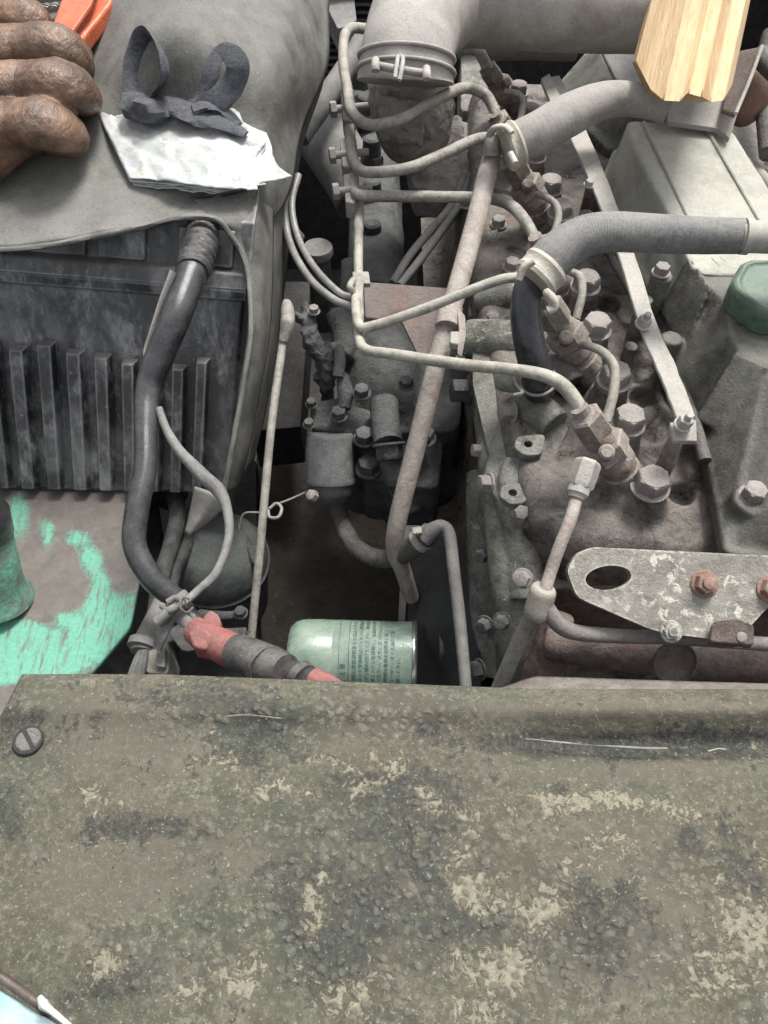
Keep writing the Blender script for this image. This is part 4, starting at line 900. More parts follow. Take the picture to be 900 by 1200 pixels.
# cylinder head as a height field (deck with bosses, pockets and the drop of its front)
BOLTS = [(738, 489, 38.6, 19), (765, 563, 39.6, 21), (700, 379, 38.4, 17), (722, 438, 38.6, 18.5), (688, 328, 38.4, 16), (658, 243, 38.6, 14), (646, 214, 38.8, 14), (608, 102, 39.0, 11), (622, 128, 39.0, 11), (628, 178, 39, 12)]
INJ = [  # top(px,py,h)  bottom(px,py,h)  scale
    ((571, 80, 37.0), (603, 126, 41.5), 11), ((583, 138, 36.6), (615, 190, 41.5), 12.5), ((598, 186, 36.2), (640, 258, 41.5), 14.5),
    ((630, 284, 36.4), (664, 350, 41.5), 15.5), ((640, 356, 36.0), (692, 438, 41.5), 17.5), ((684, 486, 36.0), (738, 566, 41.5), 20)]
def head():
    q0 = P(690, 652, 42); front = q0.y
    x0, x1, y0, y1 = .045, .42, front - .06, P(650, 84, 42).y
    st = .0016; nx = int((x1 - x0) / st); ny = int((y1 - y0) / st)
    X, Y = np.meshgrid(np.linspace(x0, x1, nx), np.linspace(y0, y1, ny), indexing='ij')
    Z = np.full_like(X, -.4235)
    # gentle relief
    rng = np.random.RandomState(3)
    for _ in range(60):
        fx, fy = rng.uniform(10, 160, 2) * rng.choice([-1, 1], 2); ph = rng.uniform(0, 6.28)
        Z += .0010 * np.sin(fx * X + fy * Y + ph) * 12 / (np.hypot(fx, fy) + 20)
    def sm(t): return 1 / (1 + np.exp(-np.clip(t, -40, 40)))
    def boss(px, py, h, r, edge=.0015, ell=1.0):
        p = P(px, py, h); rr = RR(r, px, py, h)
        d = np.hypot(X - p.x, (Y - p.y) / ell)
        return p, rr, d
    for px, py, h, r in BOLTS:
        p, rr, d = boss(px, py, h, r)
        Z += .0075 * np.exp(-(d / (rr * 1.5)) ** 6)
    for (a, b, s) in INJ:
        p = P(*b); rr = RR(s * 1.15, *b); d = np.hypot(X - p.x, Y - p.y)
        Z += .012 * np.exp(-(d / (rr * 1.45)) ** 6)
    # shoulder ridge between wells
    for (px, py, rx, ry, dz) in ((640, 560, 44, 30, .006), (690, 600, 60, 30, .003), (780, 500, 22, 40, .006), (745, 400, 18, 40, .006), (600, 500, 40, 60, .006), (745, 430, 20, 20, -.006), (700, 520, 14, 20, -.004)):
        p = P(px, py, 42); a = RR(rx, px, py, 42); b = a * ry / rx
        Z += dz * np.exp(-(((X - p.x) / a) ** 2 + ((Y - p.y) / b) ** 2) ** 2)
    lim = -.414; over = np.maximum(Z - lim, 0); Z = np.minimum(Z, lim) + .004 * (1 - np.exp(-over / .008))
    for px, py, h, r in BOLTS:
        p, rr, d = boss(px, py, h, r)
        k = sm((rr * 1.15 - d) / .0009); Z = Z + (np.maximum(p.z - .006, Z) - Z) * k
    # round pockets (dark holes)
    for (px, py, r, dz) in ((801, 574, 15, .012), (756, 462, 16, .012), (672, 452, 17, .014), (714, 352, 13, .012), (650, 400, 14, .01), (700, 250, 14, .012), (664, 150, 14, .012), (812, 470, 14, .01)):
        p = P(px, py, 42); rr = RR(r, px, py, 42); d = np.hypot(X - p.x, Y - p.y)
        Z += .0016 * np.exp(-((d - rr * 1.12) / .002) ** 2)
        Z -= dz * sm((rr - d) / .0008)
    # raised seams in front of each well, across the deck
    for (pa, pb, hh, wdt) in (((735, 520), (800, 528), .0035, .0035), ((700, 418), (770, 424), .0035, .003), ((580, 612), (690, 600), .003, .004)):
        A = P(*pa, 42); B = P(*pb, 42); dx, dy = B.x - A.x, B.y - A.y; LL = math.hypot(dx, dy)
        t = np.clip(((X - A.x) * dx + (Y - A.y) * dy) / LL ** 2, 0, 1); d = np.hypot(X - A.x - t * dx, Y - A.y - t * dy)
        Z += hh * np.exp(-(d / wdt) ** 2)
    # left flank and rounded front corner
    def xl(y):  # left edge of the deck
        ys = [P(605, 640, 42).y, P(600, 560, 42).y, P(565, 440, 42).y, P(545, 330, 42).y, P(535, 230, 42).y, P(540, 100, 42).y, 1.3]
        xs = [P(612, 640, 42).x, P(592, 560, 42).x, P(566, 440, 42).x, P(545, 330, 42).x, P(540, 230, 42).x, P(545, 100, 42).x, .11]
        return np.interp(y, ys, xs)
    e = xl(Y)
    fr = front + .028 * np.exp(-((X - e) / .03) ** 2) + .0015 * np.sin(X * 90)
    Z -= .16 * sm(-(X - e) / .0035)
    Z -= .20 * sm(-(Y - fr) / .0022); Z -= .004 * sm(-(Y - fr - .012) / .002)
    # a soft bulge at the front shoulder
    Z -= .2 * sm((Y - (y1 - .008)) / .002)
    Z = np.maximum(Z, -.85)
    co = np.stack([X, Y, Z], -1).reshape(-1, 3) - np.array(root_e.location)
    idx = np.arange(nx * ny).reshape(nx, ny)
    f = np.stack([idx[:-1, :-1], idx[1:, :-1], idx[1:, 1:], idx[:-1, 1:]], -1).reshape(-1, 4)
    me = bpy.data.meshes.new('cylinder_head')
    me.vertices.add(len(co)); me.vertices.foreach_set('co', co.ravel())
    me.loops.add(f.size); me.loops.foreach_set('vertex_index', f.ravel())
    me.polygons.add(len(f)); me.polygons.foreach_set('loop_start', np.arange(0, f.size, 4)); me.polygons.foreach_set('loop_total', np.full(len(f), 4))
    me.polygons.foreach_set('use_smooth', np.ones(len(f), bool)); me.update(); me.validate()
    me.materials.append(M_head)
    o = bpy.data.objects.new('cylinder_head', me); COL.objects.link(o); o.parent = root_e
head()
def hexbolt(px, py, h, r, parent, mat=M_bolt, name='head_bolt'):
    rr = RR(r, px, py, h); bm = bmesh.new(); p = P(px, py, h); rot = random.random() * 2
    lathe(bm, p - UP * rr * 1.5, UP, [(0, rr * 1.02), (rr * .78, rr * 1.02), (rr * .85, rr * 1.12), (rr * .95, rr * 1.12), (rr * 1.0, rr * 1.02)], 24)
    lathe(bm, p - UP * rr * .52, UP, [(0, rr * .97), (rr * .72, rr * .97), (rr * .86, rr * .9), (rr * .92, rr * .78)], 6, rot)
    lathe(bm, p + UP * rr * .35, UP, [(0, rr * .8), (rr * .06, rr * .78), (rr * .1, rr * .66)], 24)
    return mkobj(name, bm, mat, parent, 28)
for b in BOLTS: hexbolt(*b, root_e)
# front face of block below the head, brown
bm = bmesh.new()
slab_bm([(640, 690, 46.5), (700, 690, 46.5), (1000, 700, 46.5), (1000, 560, 46.5), (640, 560, 46.5)], 22, .0, bm)
tube_bm([(640, 752, 46.5, 22), (720, 762, 45.6, 24), (820, 770, 45.4, 26), (1000, 776, 45.4, 26)], bm=bm, n=6, sides=20)
tube_bm([(655, 720, 46.5, 20), (640, 790, 50, 26), (620, 850, 55, 30)], bm=bm, n=6, sides=20)
cast('block_front', bm, M_brown, root_e, .0022, 4, .0016, .02)
for (px, py, h, r) in ((790, 775, 42.8, 26),):
    bm = bmesh.new(); rr = RR(r, px, py, h); lathe(bm, P(px, py, h), Vector((0, -.75, .65)), [(0, rr), (.003, rr), (.0035, rr * .92), (.0015, rr * .86), (.001, rr * .5)], 32)
    mkobj('core_plug', bm, M_brown, root_e, 40)
# big side of the block (dark)
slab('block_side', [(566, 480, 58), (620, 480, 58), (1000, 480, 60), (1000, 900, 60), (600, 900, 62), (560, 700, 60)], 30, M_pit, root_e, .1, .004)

# front-left casting (thermostat side) with bosses
bm = bmesh.new()
slab_bm([(596, 468, 43), (640, 470, 42.2), (668, 500, 42), (640, 560, 42.5), (615, 610, 43), (590, 600, 44), (566, 560, 44), (575, 520, 43.5)], 5, .2, bm, .05)
tube_bm([(592, 478, 42.6, 13), (625, 480, 41.8, 22), (650, 500, 41.8, 22)], bm=bm, n=4)
tube_bm([(576, 480, 46, 22), (588, 560, 46, 26), (598, 640, 47, 28), (604, 720, 50, 28), (608, 790, 55, 26)], bm=bm, n=5, sides=20)
tube_bm([(606, 540, 43, 16), (600, 580, 44, 18), (612, 640, 46, 22), (618, 700, 48, 24)], bm=bm, n=5)
tube_bm([(574, 555, 49, 28), (572, 620, 51, 26), (574, 700, 55, 24), (584, 780, 60, 28)], bm=bm, n=5, sides=20)
cast('timing_housing', bm, M_front, root_e, .0015, 3, .0008, .02)
for (px, py, h, w_, d_) in ((620, 520, 41.2, 18, 14), (602, 577, 42.6, 17, 13)):
    bm = bmesh.new(); r = RR(15, px, py, h)
    pl = [P(px - w_, py + 4, h), P(px - w_ + 4, py - 9, h), P(px + w_ + 2, py - 12, h), P(px + w_ - 3, py + 12, h), P(px - 4, py + 14, h)]
    hole = [P(px - 1, py, h) + Vector((math.cos(t), math.sin(t), 0)) * RR(5, px, py, h) for t in [2 * math.pi * k / 16 for k in range(16)]]
    n_ = (pl[1] - pl[0]).cross(pl[2] - pl[0]).normalized()
    plate_holes('mounting_ear', roundpoly(pl, .3), [hole], -UP * .006, M_front, root_e)
for (x, y, h, r, ax) in ((598, 483, 41.8, 11, (-1, -.2, .25)), (572, 566, 43.6, 10, (-1, -.2, .25)), (562, 528, 45.5, 8, (-1, -.1, .2)), (612, 678, 45.2, 10, (-.4, -.6, .8)), (588, 728, 47.5, 9, (-.4, -.7, .7)), (568, 732, 49, 9, (-.6, -.7, .5)), (560, 785, 53, 11, (-1, -.4, .4)), (546, 458, 46, 15, (-1, -.1, .1)), (610, 600, 43.4, 9, (0, -.6, .8)), (566, 650, 48, 8, (-.6, -.7, .5))):
    bolt_at('bolt', x, y, h, r, M_bolt if h < 46 else M_pump, root_e, Vector(ax), .6)
# manifold side castings, upper part between pipe and injectors
bm = bmesh.new()
slab_bm([(552, 372, 45.5), (620, 376, 43.8), (622, 436, 43.8), (556, 440, 45.2)], 6, .15, bm)
tube_bm([(548, 398, 43.8, 24), (600, 400, 42.8, 25), (640, 404, 43, 22)], bm=bm, n=4, sides=20)
slab_bm([(556, 272, 44.5), (612, 268, 44), (612, 300, 43.6), (606, 372, 43.8), (548, 372, 44.6)], 6, .12, bm)
tube_bm([(560, 350, 43, 16), (600, 348, 42, 16), (620, 345, 42, 12)], bm=bm, n=4)
tube_bm([(600, 318, 42, 14), (600, 330, 42.4, 15)], bm=bm, n=3)
slab_bm([(535, 140, 45), (590, 150, 44), (592, 236, 44), (536, 236, 45)], 6, .15, bm)
slab_bm([(540, 60, 45), (575, 70, 44), (582, 130, 44), (540, 130, 45)], 6, .15, bm)
tube_bm([(548, 290, 43.8, 12), (585, 282, 43, 13)], bm=bm, n=3)
cast('intake_manifold', bm, M_front, root_e, .0016, 3, .0008, .02)
for (x, y, h, r, ax) in ((600, 312, 40.9, 9, (0, 0, 1)), (578, 372, 42.3, 7, (0, -.6, .6)), (584, 262, 42.2, 8, (0, 0, 1)), (540, 425, 44.6, 8, (-1, 0, .2)), (570, 196, 42.5, 9, (0, 0, 1)), (546, 238, 43.5, 8, (0, 0, 1))):
    bolt_at('bolt', x, y, h, r, M_bolt, root_e, Vector(ax), .5)
o = slab('gasket_plate', [(554, 412, 43.4), (596, 412, 42.9), (600, 470, 43), (590, 505, 43.4), (573, 532, 44.2), (554, 450, 43.8)], .8, M_front, root_e, .06)
# upright studs between covers and wells
for (x, y, h, h2, r) in ((700, 200, 38, 42, 9), (694, 215, 38, 42, 7), (776, 322, 37, 42, 13), (757, 350, 38, 42, 9), (740, 405, 39, 42, 8), (688, 250, 39, 42, 9)):
    p = P(x, y, h); q = Vector((p.x, p.y, -h2 / 100)); bm = bmesh.new(); rr = RR(r, x, y, h); cyl(bm, q, p, rr, rr * .95)
    mkobj('stud', bm, M_head if r < 9 else M_front, root_e)
bolt_at('nut', 775, 318, 36.6, 9, M_bolt, root_e)

# ================================================================ rocker covers
def rocker(pts_top, pts_base, h_t, h_b, mat, label, ridges, bolts=(), extra=None):
    root = thing('rocker_cover', P(pts_base[0][0], pts_base[0][1], h_b), label, 'rocker cover', 'rocker covers along the engine')
    bm = bmesh.new()
    top = roundpoly([P(x, y, h_t) for x, y in pts_top], .1, 3); N = len(top)
    base = roundpoly([P(x, y, h_b - .6) for x, y in pts_base], .1, 3)
    prism(bm, top, base)
    fl = roundpoly([P(x, y, h_b - .7) for x, y in pts_base], .1, 3); c = sum(fl, Vector()) / len(fl)
    fl2 = [c + (p - c) * 1.045 for p in fl]
    prism(bm, fl2, [p - UP * .012 for p in fl2])
    if extra: extra(bm)
    cast('shell', bm, mat, root, .0018, 4, .0005, .03)
    for a, b in ridges:
        tube('ridge', [(a[0], a[1], h_t - .02), ((a[0] + b[0]) / 2, (a[1] + b[1]) / 2, h_t - .05), (b[0], b[1], h_t - .02)], 2.6, mat, root, sides=8)
    for b in bolts: hexbolt(*b, root, M_bolt, 'cover_bolt')
    return root
def ex_near(bm):
    # recess steps and bolt pillars cast into the near cover
    for (x, y, h, h2, r) in ((884, 584, 39, 42.5, 24), (788, 395, 38.6, 41, 13)):
        p = P(x, y, h); q = Vector((p.x, p.y, -h2 / 100)); rr = RR(r, x, y, h); cyl(bm, q, p, rr * 1.15, rr, 24)
    prism(bm, [P(862, 412, 35.9), P(900, 430, 35.9), P(852, 512, 39.6), P(814, 492, 39.6)], [P(862, 412, 39), P(900, 430, 39), P(852, 512, 42), P(814, 492, 42)])
    prism(bm, [P(808, 300, 35.9), P(834, 338, 35.9), P(800, 412, 39.6), P(774, 366, 39.6)], [P(808, 300, 39), P(834, 338, 39), P(800, 412, 42), P(774, 366, 42)])
r3 = rocker([(806, 296), (1010, 300), (1010, 590), (950, 540), (900, 428), (872, 420), (858, 395), (850, 350), (822, 330)], [(768, 366), (1010, 366), (1010, 662), (930, 654), (850, 640), (826, 520), (808, 475), (790, 440), (777, 400)], 36.2, 41.2, M_cover, 'nearest grey-green rocker cover with the dark green filler cap', [((827, 298), (846, 318)), ((838, 298), (858, 318))], [(885, 576, 38.6, 15), ], ex_near)
# filler cap
def cap():
    c = P(903, 352, 35.6); R = RR(50, 903, 350, 35.5); bm = bmesh.new()
    N = 48; prof = [(0, 1.0), (.012, 1.02), (.0165, 1.0), (.019, .94), (.0195, .86), (.0175, .8), (.017, .3), (.0172, .0)]
    rings = []
    for d, f in prof:
        ring = []
        for k in range(N):
            a = 2 * math.pi * k / N; lob = 1 + .035 * math.tanh(3 * math.cos(a * 6)) * (1 if f > .85 else .2)
            rr = R * max(f, .001) * lob; ring.append(bm.verts.new(c + Vector((math.cos(a) * rr, math.sin(a) * rr, d - .006))))
        rings.append(ring)
    for i in range(len(rings) - 1):
        for k in range(N): bm.faces.new((rings[i][k], rings[i][(k + 1) % N], rings[i + 1][(k + 1) % N], rings[i + 1][k]))
    bm.faces.new(rings[0][::-1]); bm.faces.new(rings[-1])
    bevel(mkobj('filler_cap', bm, M_capgreen, r3, 35), .001)
    bm = bmesh.new(); lathe(bm, c - UP * .018, UP, [(0, R * .96), (.012, R * .96), (.013, R * .9)], 40); mkobj('filler_neck', bm, M_cover, r3)
cap()
r2 = rocker([(735, 141), (856, 150), (965, 322), (815, 322), (776, 236), (742, 172)], [(700, 232), (722, 176), (868, 180), (985, 400), (795, 400), (760, 330), (718, 262)], 36, 41.5, M_coverfar, 'middle rocker cover, pale dusty with two long ridges', [((754, 144), (810, 262)), ((826, 148), (892, 262))])
r1 = rocker([(700, 56), (770, 60), (830, 124), (748, 122), (722, 96)], [(655, 100), (690, 60), (800, 70), (860, 170), (714, 172), (690, 150)], 38, 42, M_cover, 'farthest rocker cover, shaded behind the wooden block', [((706, 60), (726, 100))])

# ================================================================ injectors
lbl = ['farthest fuel injector, beside the big clamped elbow hose', 'second farthest fuel injector, just above the upper hose clamp', 'dusty fuel injector showing below the upper hose clamp', 'fuel injector half hidden under the lower ribbed hose', 'rusty fuel injector right beside the black bent hose', 'nearest fuel injector, largest, above the lifting bracket']
def injector(k, a, b, s):
    A, B = P(*a), P(*b); ax = (B - A).normalized(); L = (B - A).length; r = RR(s * 1.14, a[0], a[1], a[2]) 
    root = thing('fuel_injector', B, lbl[k], 'fuel injector', 'fuel injectors in a row on the engine')
    R = random.random()
    bm = bmesh.new(); lathe(bm, A - ax * L * .10, ax, [(0, r * .45), (L * .08, r * .5), (L * .1, r * .62), (L * .14, r * .66)], 18); mkobj('pipe_collar', bm, M_inj, root, 30)
    bm = bmesh.new(); lathe(bm, A, ax, [(0, r * .78), (L * .02, r * .92), (L * .24, r * .95), (L * .27, r * .85)], 6, R); mkobj('union_nut', bm, M_inj, root, 30)
    bm = bmesh.new(); lathe(bm, A + ax * L * .25, ax, [(0, r * .8), (L * .04, r * .86), (L * .1, r * .86), (L * .12, r * .78)], 24); mkobj('neck', bm, M_inj, root, 30)
    bm = bmesh.new(); lathe(bm, A + ax * L * .36, ax, [(0, r * 1.1), (L * .02, r * 1.22), (L * .17, r * 1.25), (L * .2, r * 1.1)], 6, R + .4); mkobj('body_hex', bm, M_inj, root, 30)
    bm = bmesh.new(); lathe(bm, A + ax * L * .55, ax, [(0, r * 1.0), (L * .03, r * 1.08), (L * .14, r * 1.08), (L * .16, r * .96), (L * .22, r * .96), (L * .24, r * 1.05), (L * .36, r * 1.05), (L * .38, r * .9), (L * .6, r * .9)], 28); mkobj('holder', bm, M_inj, root, 30)
    side = (UP.cross(ax)).normalized(); p = A + ax * L * .44 + side * r * .9 * (-1) + UP * r * .4
    bm = bmesh.new(); lathe(bm, p + side * -r * .0, UP + side * -.6, [(0, r * .42), (r * .7, r * .42), (r * .85, r * .3)], 16); mkobj('leak_off_boss', bm, M_inj, root, 30)
for k, (a, b, s) in enumerate(INJ): injector(k, a, b, s)

# ================================================================ injection pipes
PIPES = [
    ('thin fuel pipe arching behind the elbow hose to the farthest injector', [(528, 50, 37, 6), (545, 46, 36.4, 6.5), (558, 56, 36.3, 6.5), (567, 70, 36.6, 6.5), (573, 84, 37.1, 6)], M_hosep),
    ('steel fuel pipe looping left of the elbow clamp, uppermost of the bent pipes', [(430, 34, 40, 6), (412, 33, 39, 6), (404, 42, 38.6, 6), (402, 70, 38.6, 6), (407, 104, 37.6, 6), (412, 130, 36.6, 6.5), (432, 146, 34.9, 6.5), (468, 140, 33.6, 6.5), (509, 118, 33.4, 6.5), (544, 103, 34.4, 6.5), (567, 110, 35.3, 6.5), (577, 124, 36, 6.5), (583, 140, 36.6, 6)], M_pipe),
    ('steel fuel pipe curving across the intake casting, second of the bent pipes', [(407, 110, 39.4, 6), (409, 145, 39.2, 6), (412, 176, 38.4, 6.5), (420, 197, 37.4, 6.5), (440, 202, 36.4, 6.5), (482, 196, 35.8, 6.5), (523, 179, 35.8, 6.5), (560, 163, 35.9, 6.5), (585, 165, 35.9, 6), (598, 188, 36.3, 5.5)], M_pipe),
    ('straight steel fuel pipe passing behind the long pinkish pipe', [(411, 150, 40.2, 6), (414, 190, 40, 6), (416, 222, 38.6, 6), (426, 229, 38.2, 6.5), (470, 230, 38, 6.5), (530, 231, 37.8, 6.5), (576, 233, 37.2, 6.5), (600, 242, 36.7, 7), (616, 260, 36.3, 7), (629, 284, 36.4, 6.5)], M_pipe),
    ('pale steel fuel pipe rising to the lower hose clamp', [(417, 340, 39.2, 6), (418, 366, 38.4, 6), (422, 383, 38, 6), (440, 381, 37.6, 6), (500, 361, 36, 6), (560, 337, 34.6, 6), (596, 326, 34, 6), (622, 330, 34.4, 5.5), (640, 352, 35.6, 5)], M_pipelight),
    ('long pale steel fuel pipe running low to the nearest injector', [(421, 228, 40, 5.5), (420, 300, 39.6, 5.5), (421, 360, 39.2, 5.5), (421, 396, 38.6, 6), (430, 410, 38, 6), (460, 415, 37.4, 6.5), (540, 427, 36.2, 7), (600, 433, 35.3, 7), (640, 441, 34.9, 8), (664, 456, 35, 8.5), (684, 485, 36, 9)], M_pipelight)]
for lb, pts, mt in PIPES:
    tag(tube('fuel_pipe', pts, 6, mt, None, n=10, sides=14, jit=.07), lb, 'fuel pipe', 'bent steel fuel pipes')
# clamp blocks on the bundle
for k, (x, y, h, lb) in enumerate(((408, 126, 38.4, 'topmost small pipe clamp with cross bolt on the bent pipes'), (407, 180, 38.6, 'middle small pipe clamp with cross bolt on the bent pipes'), (411, 222, 38.6, 'small pipe clamp beside the straight fuel pipe, lowest of three'))):
    root = thing('pipe_clamp', P(x, y, h + 1), lb, 'pipe clamp', 'small clamps on the fuel pipes')
    slab('clamp_block', [(x - 9, y - 18, h), (x + 5, y - 20, h), (x + 10, y + 4, h), (x + 4, y + 16, h), (x - 6, y + 14, h)], 1.6, M_hosep, root, .25, .001)
    bm = bmesh.new(); a = P(x - 14, y + 2, h); b_ = P(x + 25, y - 2, h); r = RR(4.5, x, y, h); cyl(bm, a, b_, r, n=12); mkobj('bolt_shank', bm, M_hosep, root)
    bm = bmesh.new(); hexhead(bm, a, (a - b_), r * 2.1, r * 1.6); mkobj('bolt_head', bm, M_hosep, root)
root = thing('pipe_clamp', P(420, 330, 40), 'pipe clamp hooking the twin wires to the upright fuel pipe', 'pipe clamp')
slab('clamp_plate', [(413, 318, 38.6), (432, 318, 38.6), (434, 332, 38.6), (426, 332, 38.6), (424, 360, 38.8), (416, 360, 38.8)], .4, M_pipe, root, .1)
tube('hook', [(414, 328, 38.4), (410, 336, 38.2), (414, 342, 38.6)], 4, M_pipe, root)

# leak-off pipes
for lb, pts in (('small curved leak-off pipe between the two nearest injectors', [(680, 404, 37.2, 4.5), (692, 406, 36.8, 5), (708, 414, 36.6, 5.5), (720, 432, 36.8, 6), (719, 460, 37.4, 6), (710, 494, 38.4, 6)]),
                ('small leak-off pipe curving above the lower ribbed hose', [(628, 228, 37.2, 3.8), (640, 231, 36.8, 4), (652, 241, 36.8, 4.5), (654, 258, 37.2, 4.5), (646, 282, 38, 4.5)]),
                ('small leak-off pipe between bolts under the lower ribbed hose', [(668, 318, 37.4, 4.5), (680, 325, 37.2, 5), (682, 345, 37.6, 5), (675, 374, 38.6, 5)]),
                ('small leak-off pipe beside the farthest injector', [(592, 108, 37.2, 3.5), (606, 110, 37, 4), (613, 120, 37.4, 4), (609, 144, 38, 4)])):
    tag(tube('leak_off_pipe', pts, 5, M_pipe, None, n=8, sides=12), lb, 'fuel pipe', 'small leak-off pipes')

# ================================================================ long pinkish pipe
root = thing('coolant_pipe', P(470, 650, 56), 'long pinkish primed steel pipe slanting down from the upper hose', 'pipe')
tube('pipe', [(582, 168, 34.6, 9), (573, 196, 35.3, 11.5), (557, 262, 36.6, 12), (541, 320, 37.8, 12), (524, 380, 39.2, 12), (506, 450, 41.5, 11.5), (486, 530, 45, 11.5), (466, 610, 49, 11), (463, 645, 51.5, 10.5), (472, 668, 54, 10), (482, 700, 58, 9)], 12, M_pink, root, n=8, sides=20)
bm = bmesh.new(); tube_bm([(528, 362, 38.6, 14.5), (524, 384, 39, 14.5)], bm=bm, n=2, sides=20); mkobj('clip_band', bm, M_pink, root)
slab('clip_tab', [(536, 360, 38), (545, 370, 38), (546, 392, 38.4), (541, 418, 38.8), (536, 414, 38.8), (538, 386, 38.4)], .3, M_pink, root, .15)
slab('clip_bolt', [(528, 388, 38.3), (538, 388, 38.3), (538, 404, 38.6), (527, 402, 38.6)], .6, M_pipelight, root, .2)
bm = bmesh.new(); tube_bm([(578, 158, 33.2, 8), (576, 170, 33.8, 9.5), (575, 180, 34.4, 10)], bm=bm, n=4); mkobj('pipe_nipple', bm, M_pipe, root)

# rusty gusset bracket
root = thing('gusset_bracket', P(500, 380, 44), 'triangular rust-tinted steel bracket behind the long pinkish pipe', 'bracket')
slab('gusset', [(426, 330, 40.6), (532, 338, 41.2), (540, 350, 41.4), (520, 418, 44), (490, 416, 44), (470, 375, 42.6), (428, 372, 41.5)], .35, M_redplate, root, .06)
# twin wires
for lb, pts in (('left of two clear wires curling down to the upright fuel pipe', [(345, 205, 40, 4), (334, 240, 41, 4), (340, 285, 42, 4.5), (362, 325, 42, 4.5), (390, 350, 41.3, 4.5), (414, 360, 40.8, 4.5)]), ('right of two clear wires curling down to the upright fuel pipe', [(350, 205, 40, 4), (342, 240, 41, 4), (350, 280, 41.8, 4), (370, 315, 41.6, 4), (398, 343, 41, 4), (416, 348, 40.8, 4)])):
    tag(tube('wire', pts, 4, M_wire, None, n=8, sides=12), lb, 'wire', 'twin wires')
for lb, pts in (('upper of two translucent tubes slanting behind the long pinkish pipe', [(460, 332, 48, 5), (480, 300, 47.5, 5), (505, 270, 46.5, 5), (530, 240, 45, 5), (545, 205, 44, 5)]), ('lower of two translucent tubes slanting behind the long pinkish pipe', [(468, 335, 48, 5), (492, 305, 47.5, 5), (515, 274, 46.5, 5), (538, 240, 45, 5), (552, 205, 44, 5)])):
    tag(tube('fuel_tube', pts, 5, M_hose, None, n=6, sides=12), lb, 'tube', 'twin translucent tubes')

# oil filler neck left of the pipes
root = thing('dipstick_cap', P(374, 340, 48), 'round capped grey filler neck left of the upright fuel pipe', 'filler neck')
p = P(372, 287, 42); r = RR(18, 372, 287, 42); bm = bmesh.new()
lathe(bm, p - UP * .09, UP, [(0, r * .75), (.05, r * .78), (.078, r * .8), (.08, r * .7)], 24); mkobj('neck', bm, M_pump, root)
bm = bmesh.new(); lathe(bm, p - UP * .01, UP, [(0, r * .9), (.001, r), (.006, r), (.008, r * .94), (.007, r * .5), (.0075, r * .3), (.0065, r * .15)], 28); mkobj('cap', bm, M_duct, root)

# ducts upper left of the pump
o = tube('air_duct', [(350, 160, 50, 14), (380, 118, 48, 13), (405, 80, 47, 12), (430, 40, 46, 12)], 12, M_duct, None)
tag(o, 'grey tube slanting up behind the elbow hose beside the rubber sheet', 'tube')
o = cast('fan_shroud', tube_bm([(352, 120, 56, 30), (372, 150, 55, 34), (400, 190, 55, 34), (420, 240, 57, 26)], sides=24), M_duct, None, .003, 4, .001, .03)
tag(o, 'rounded grey plastic duct in the shade between sheet and fuel pipes', 'duct')
o = tube('air_hose', [(330, 235, 46, 8), (336, 262, 47, 8), (350, 280, 49, 8)], 8, M_duct, None)
tag(o, 'short grey hose stub beside the twin clear wires', 'hose')
root = thing('radiator', P(400, 20, 60), 'dark finned radiator core seen in the gap at the top edge', 'radiator')
boxw('core', -.1, .0, 1.20, 1.24, -.62, -.43, M_pit, root)
for k in range(18):
    boxw('fin', -.1, .0, 1.19, 1.1985, -.61 + k * .010, -.606 + k * .010, M_pump, root)
o = slab('shroud_panel', [(385, -30, 48), (412, -30, 48), (418, 24, 47.5), (396, 34, 47.5), (384, 10, 48)], 3, M_duct, None, .2)
tag(o, 'grey plastic shroud end between the rubber sheet and elbow hose', 'shroud')

# ================================================================ intake casting and elbow hose
root = thing('intake_casting', P(480, 190, 46), 'rough grey cast intake stub clamped under the elbow hose', 'casting')
bm = bmesh.new(); a = P(477, 80, 34); b_ = P(492, 178, 44); 
tube_bm([(476, 84, 34.6, 46), (480, 108, 36.2, 49), (484, 132, 37.8, 49), (487, 152, 39.2, 45), (492, 166, 40.5, 36), (496, 176, 41.6, 22)], bm=bm, n=5, sides=32)
slab_bm([(443, 108, 34.6), (498, 116, 34.4), (497, 136, 35.4), (446, 128, 35.6)], 3, .1, bm)
slab_bm([(478, 170, 43), (540, 130, 42), (556, 230, 45), (484, 222, 45)], 3, .15, bm)
tube_bm([(484, 190, 44, 14), (500, 215, 45.5, 18)], bm=bm, n=3)
cast('stub', bm, grimy('rough_cast', (.2, .18, .16, 1), (.38, .35, .315, 1), dust=.75, dustc=(.42, .385, .35, 1), oil=.35, rough=.85, bump=1.0, coarse=1.2), root, .0016, 3, .0022, .008)
root = thing('elbow_hose', P(480, 60, 38), 'large grey rubber elbow hose along the top edge with wire clamp', 'hose')
tube('hose', [(475, 96, 32.3, 57), (476, 78, 31.4, 55), (480, 52, 30.6, 54), (492, 22, 30.4, 56), (528, -6, 30.4, 58), (590, -6, 30.6, 56), (660, 4, 31, 50), (740, 10, 31.4, 46), (830, 14, 31.8, 46)], 55, M_elbow, root, n=10, sides=48, jit=.02)
A = P(476, 78, 31.4); Bp = P(475, 97, 32.3); ax = (Bp - A).normalized()
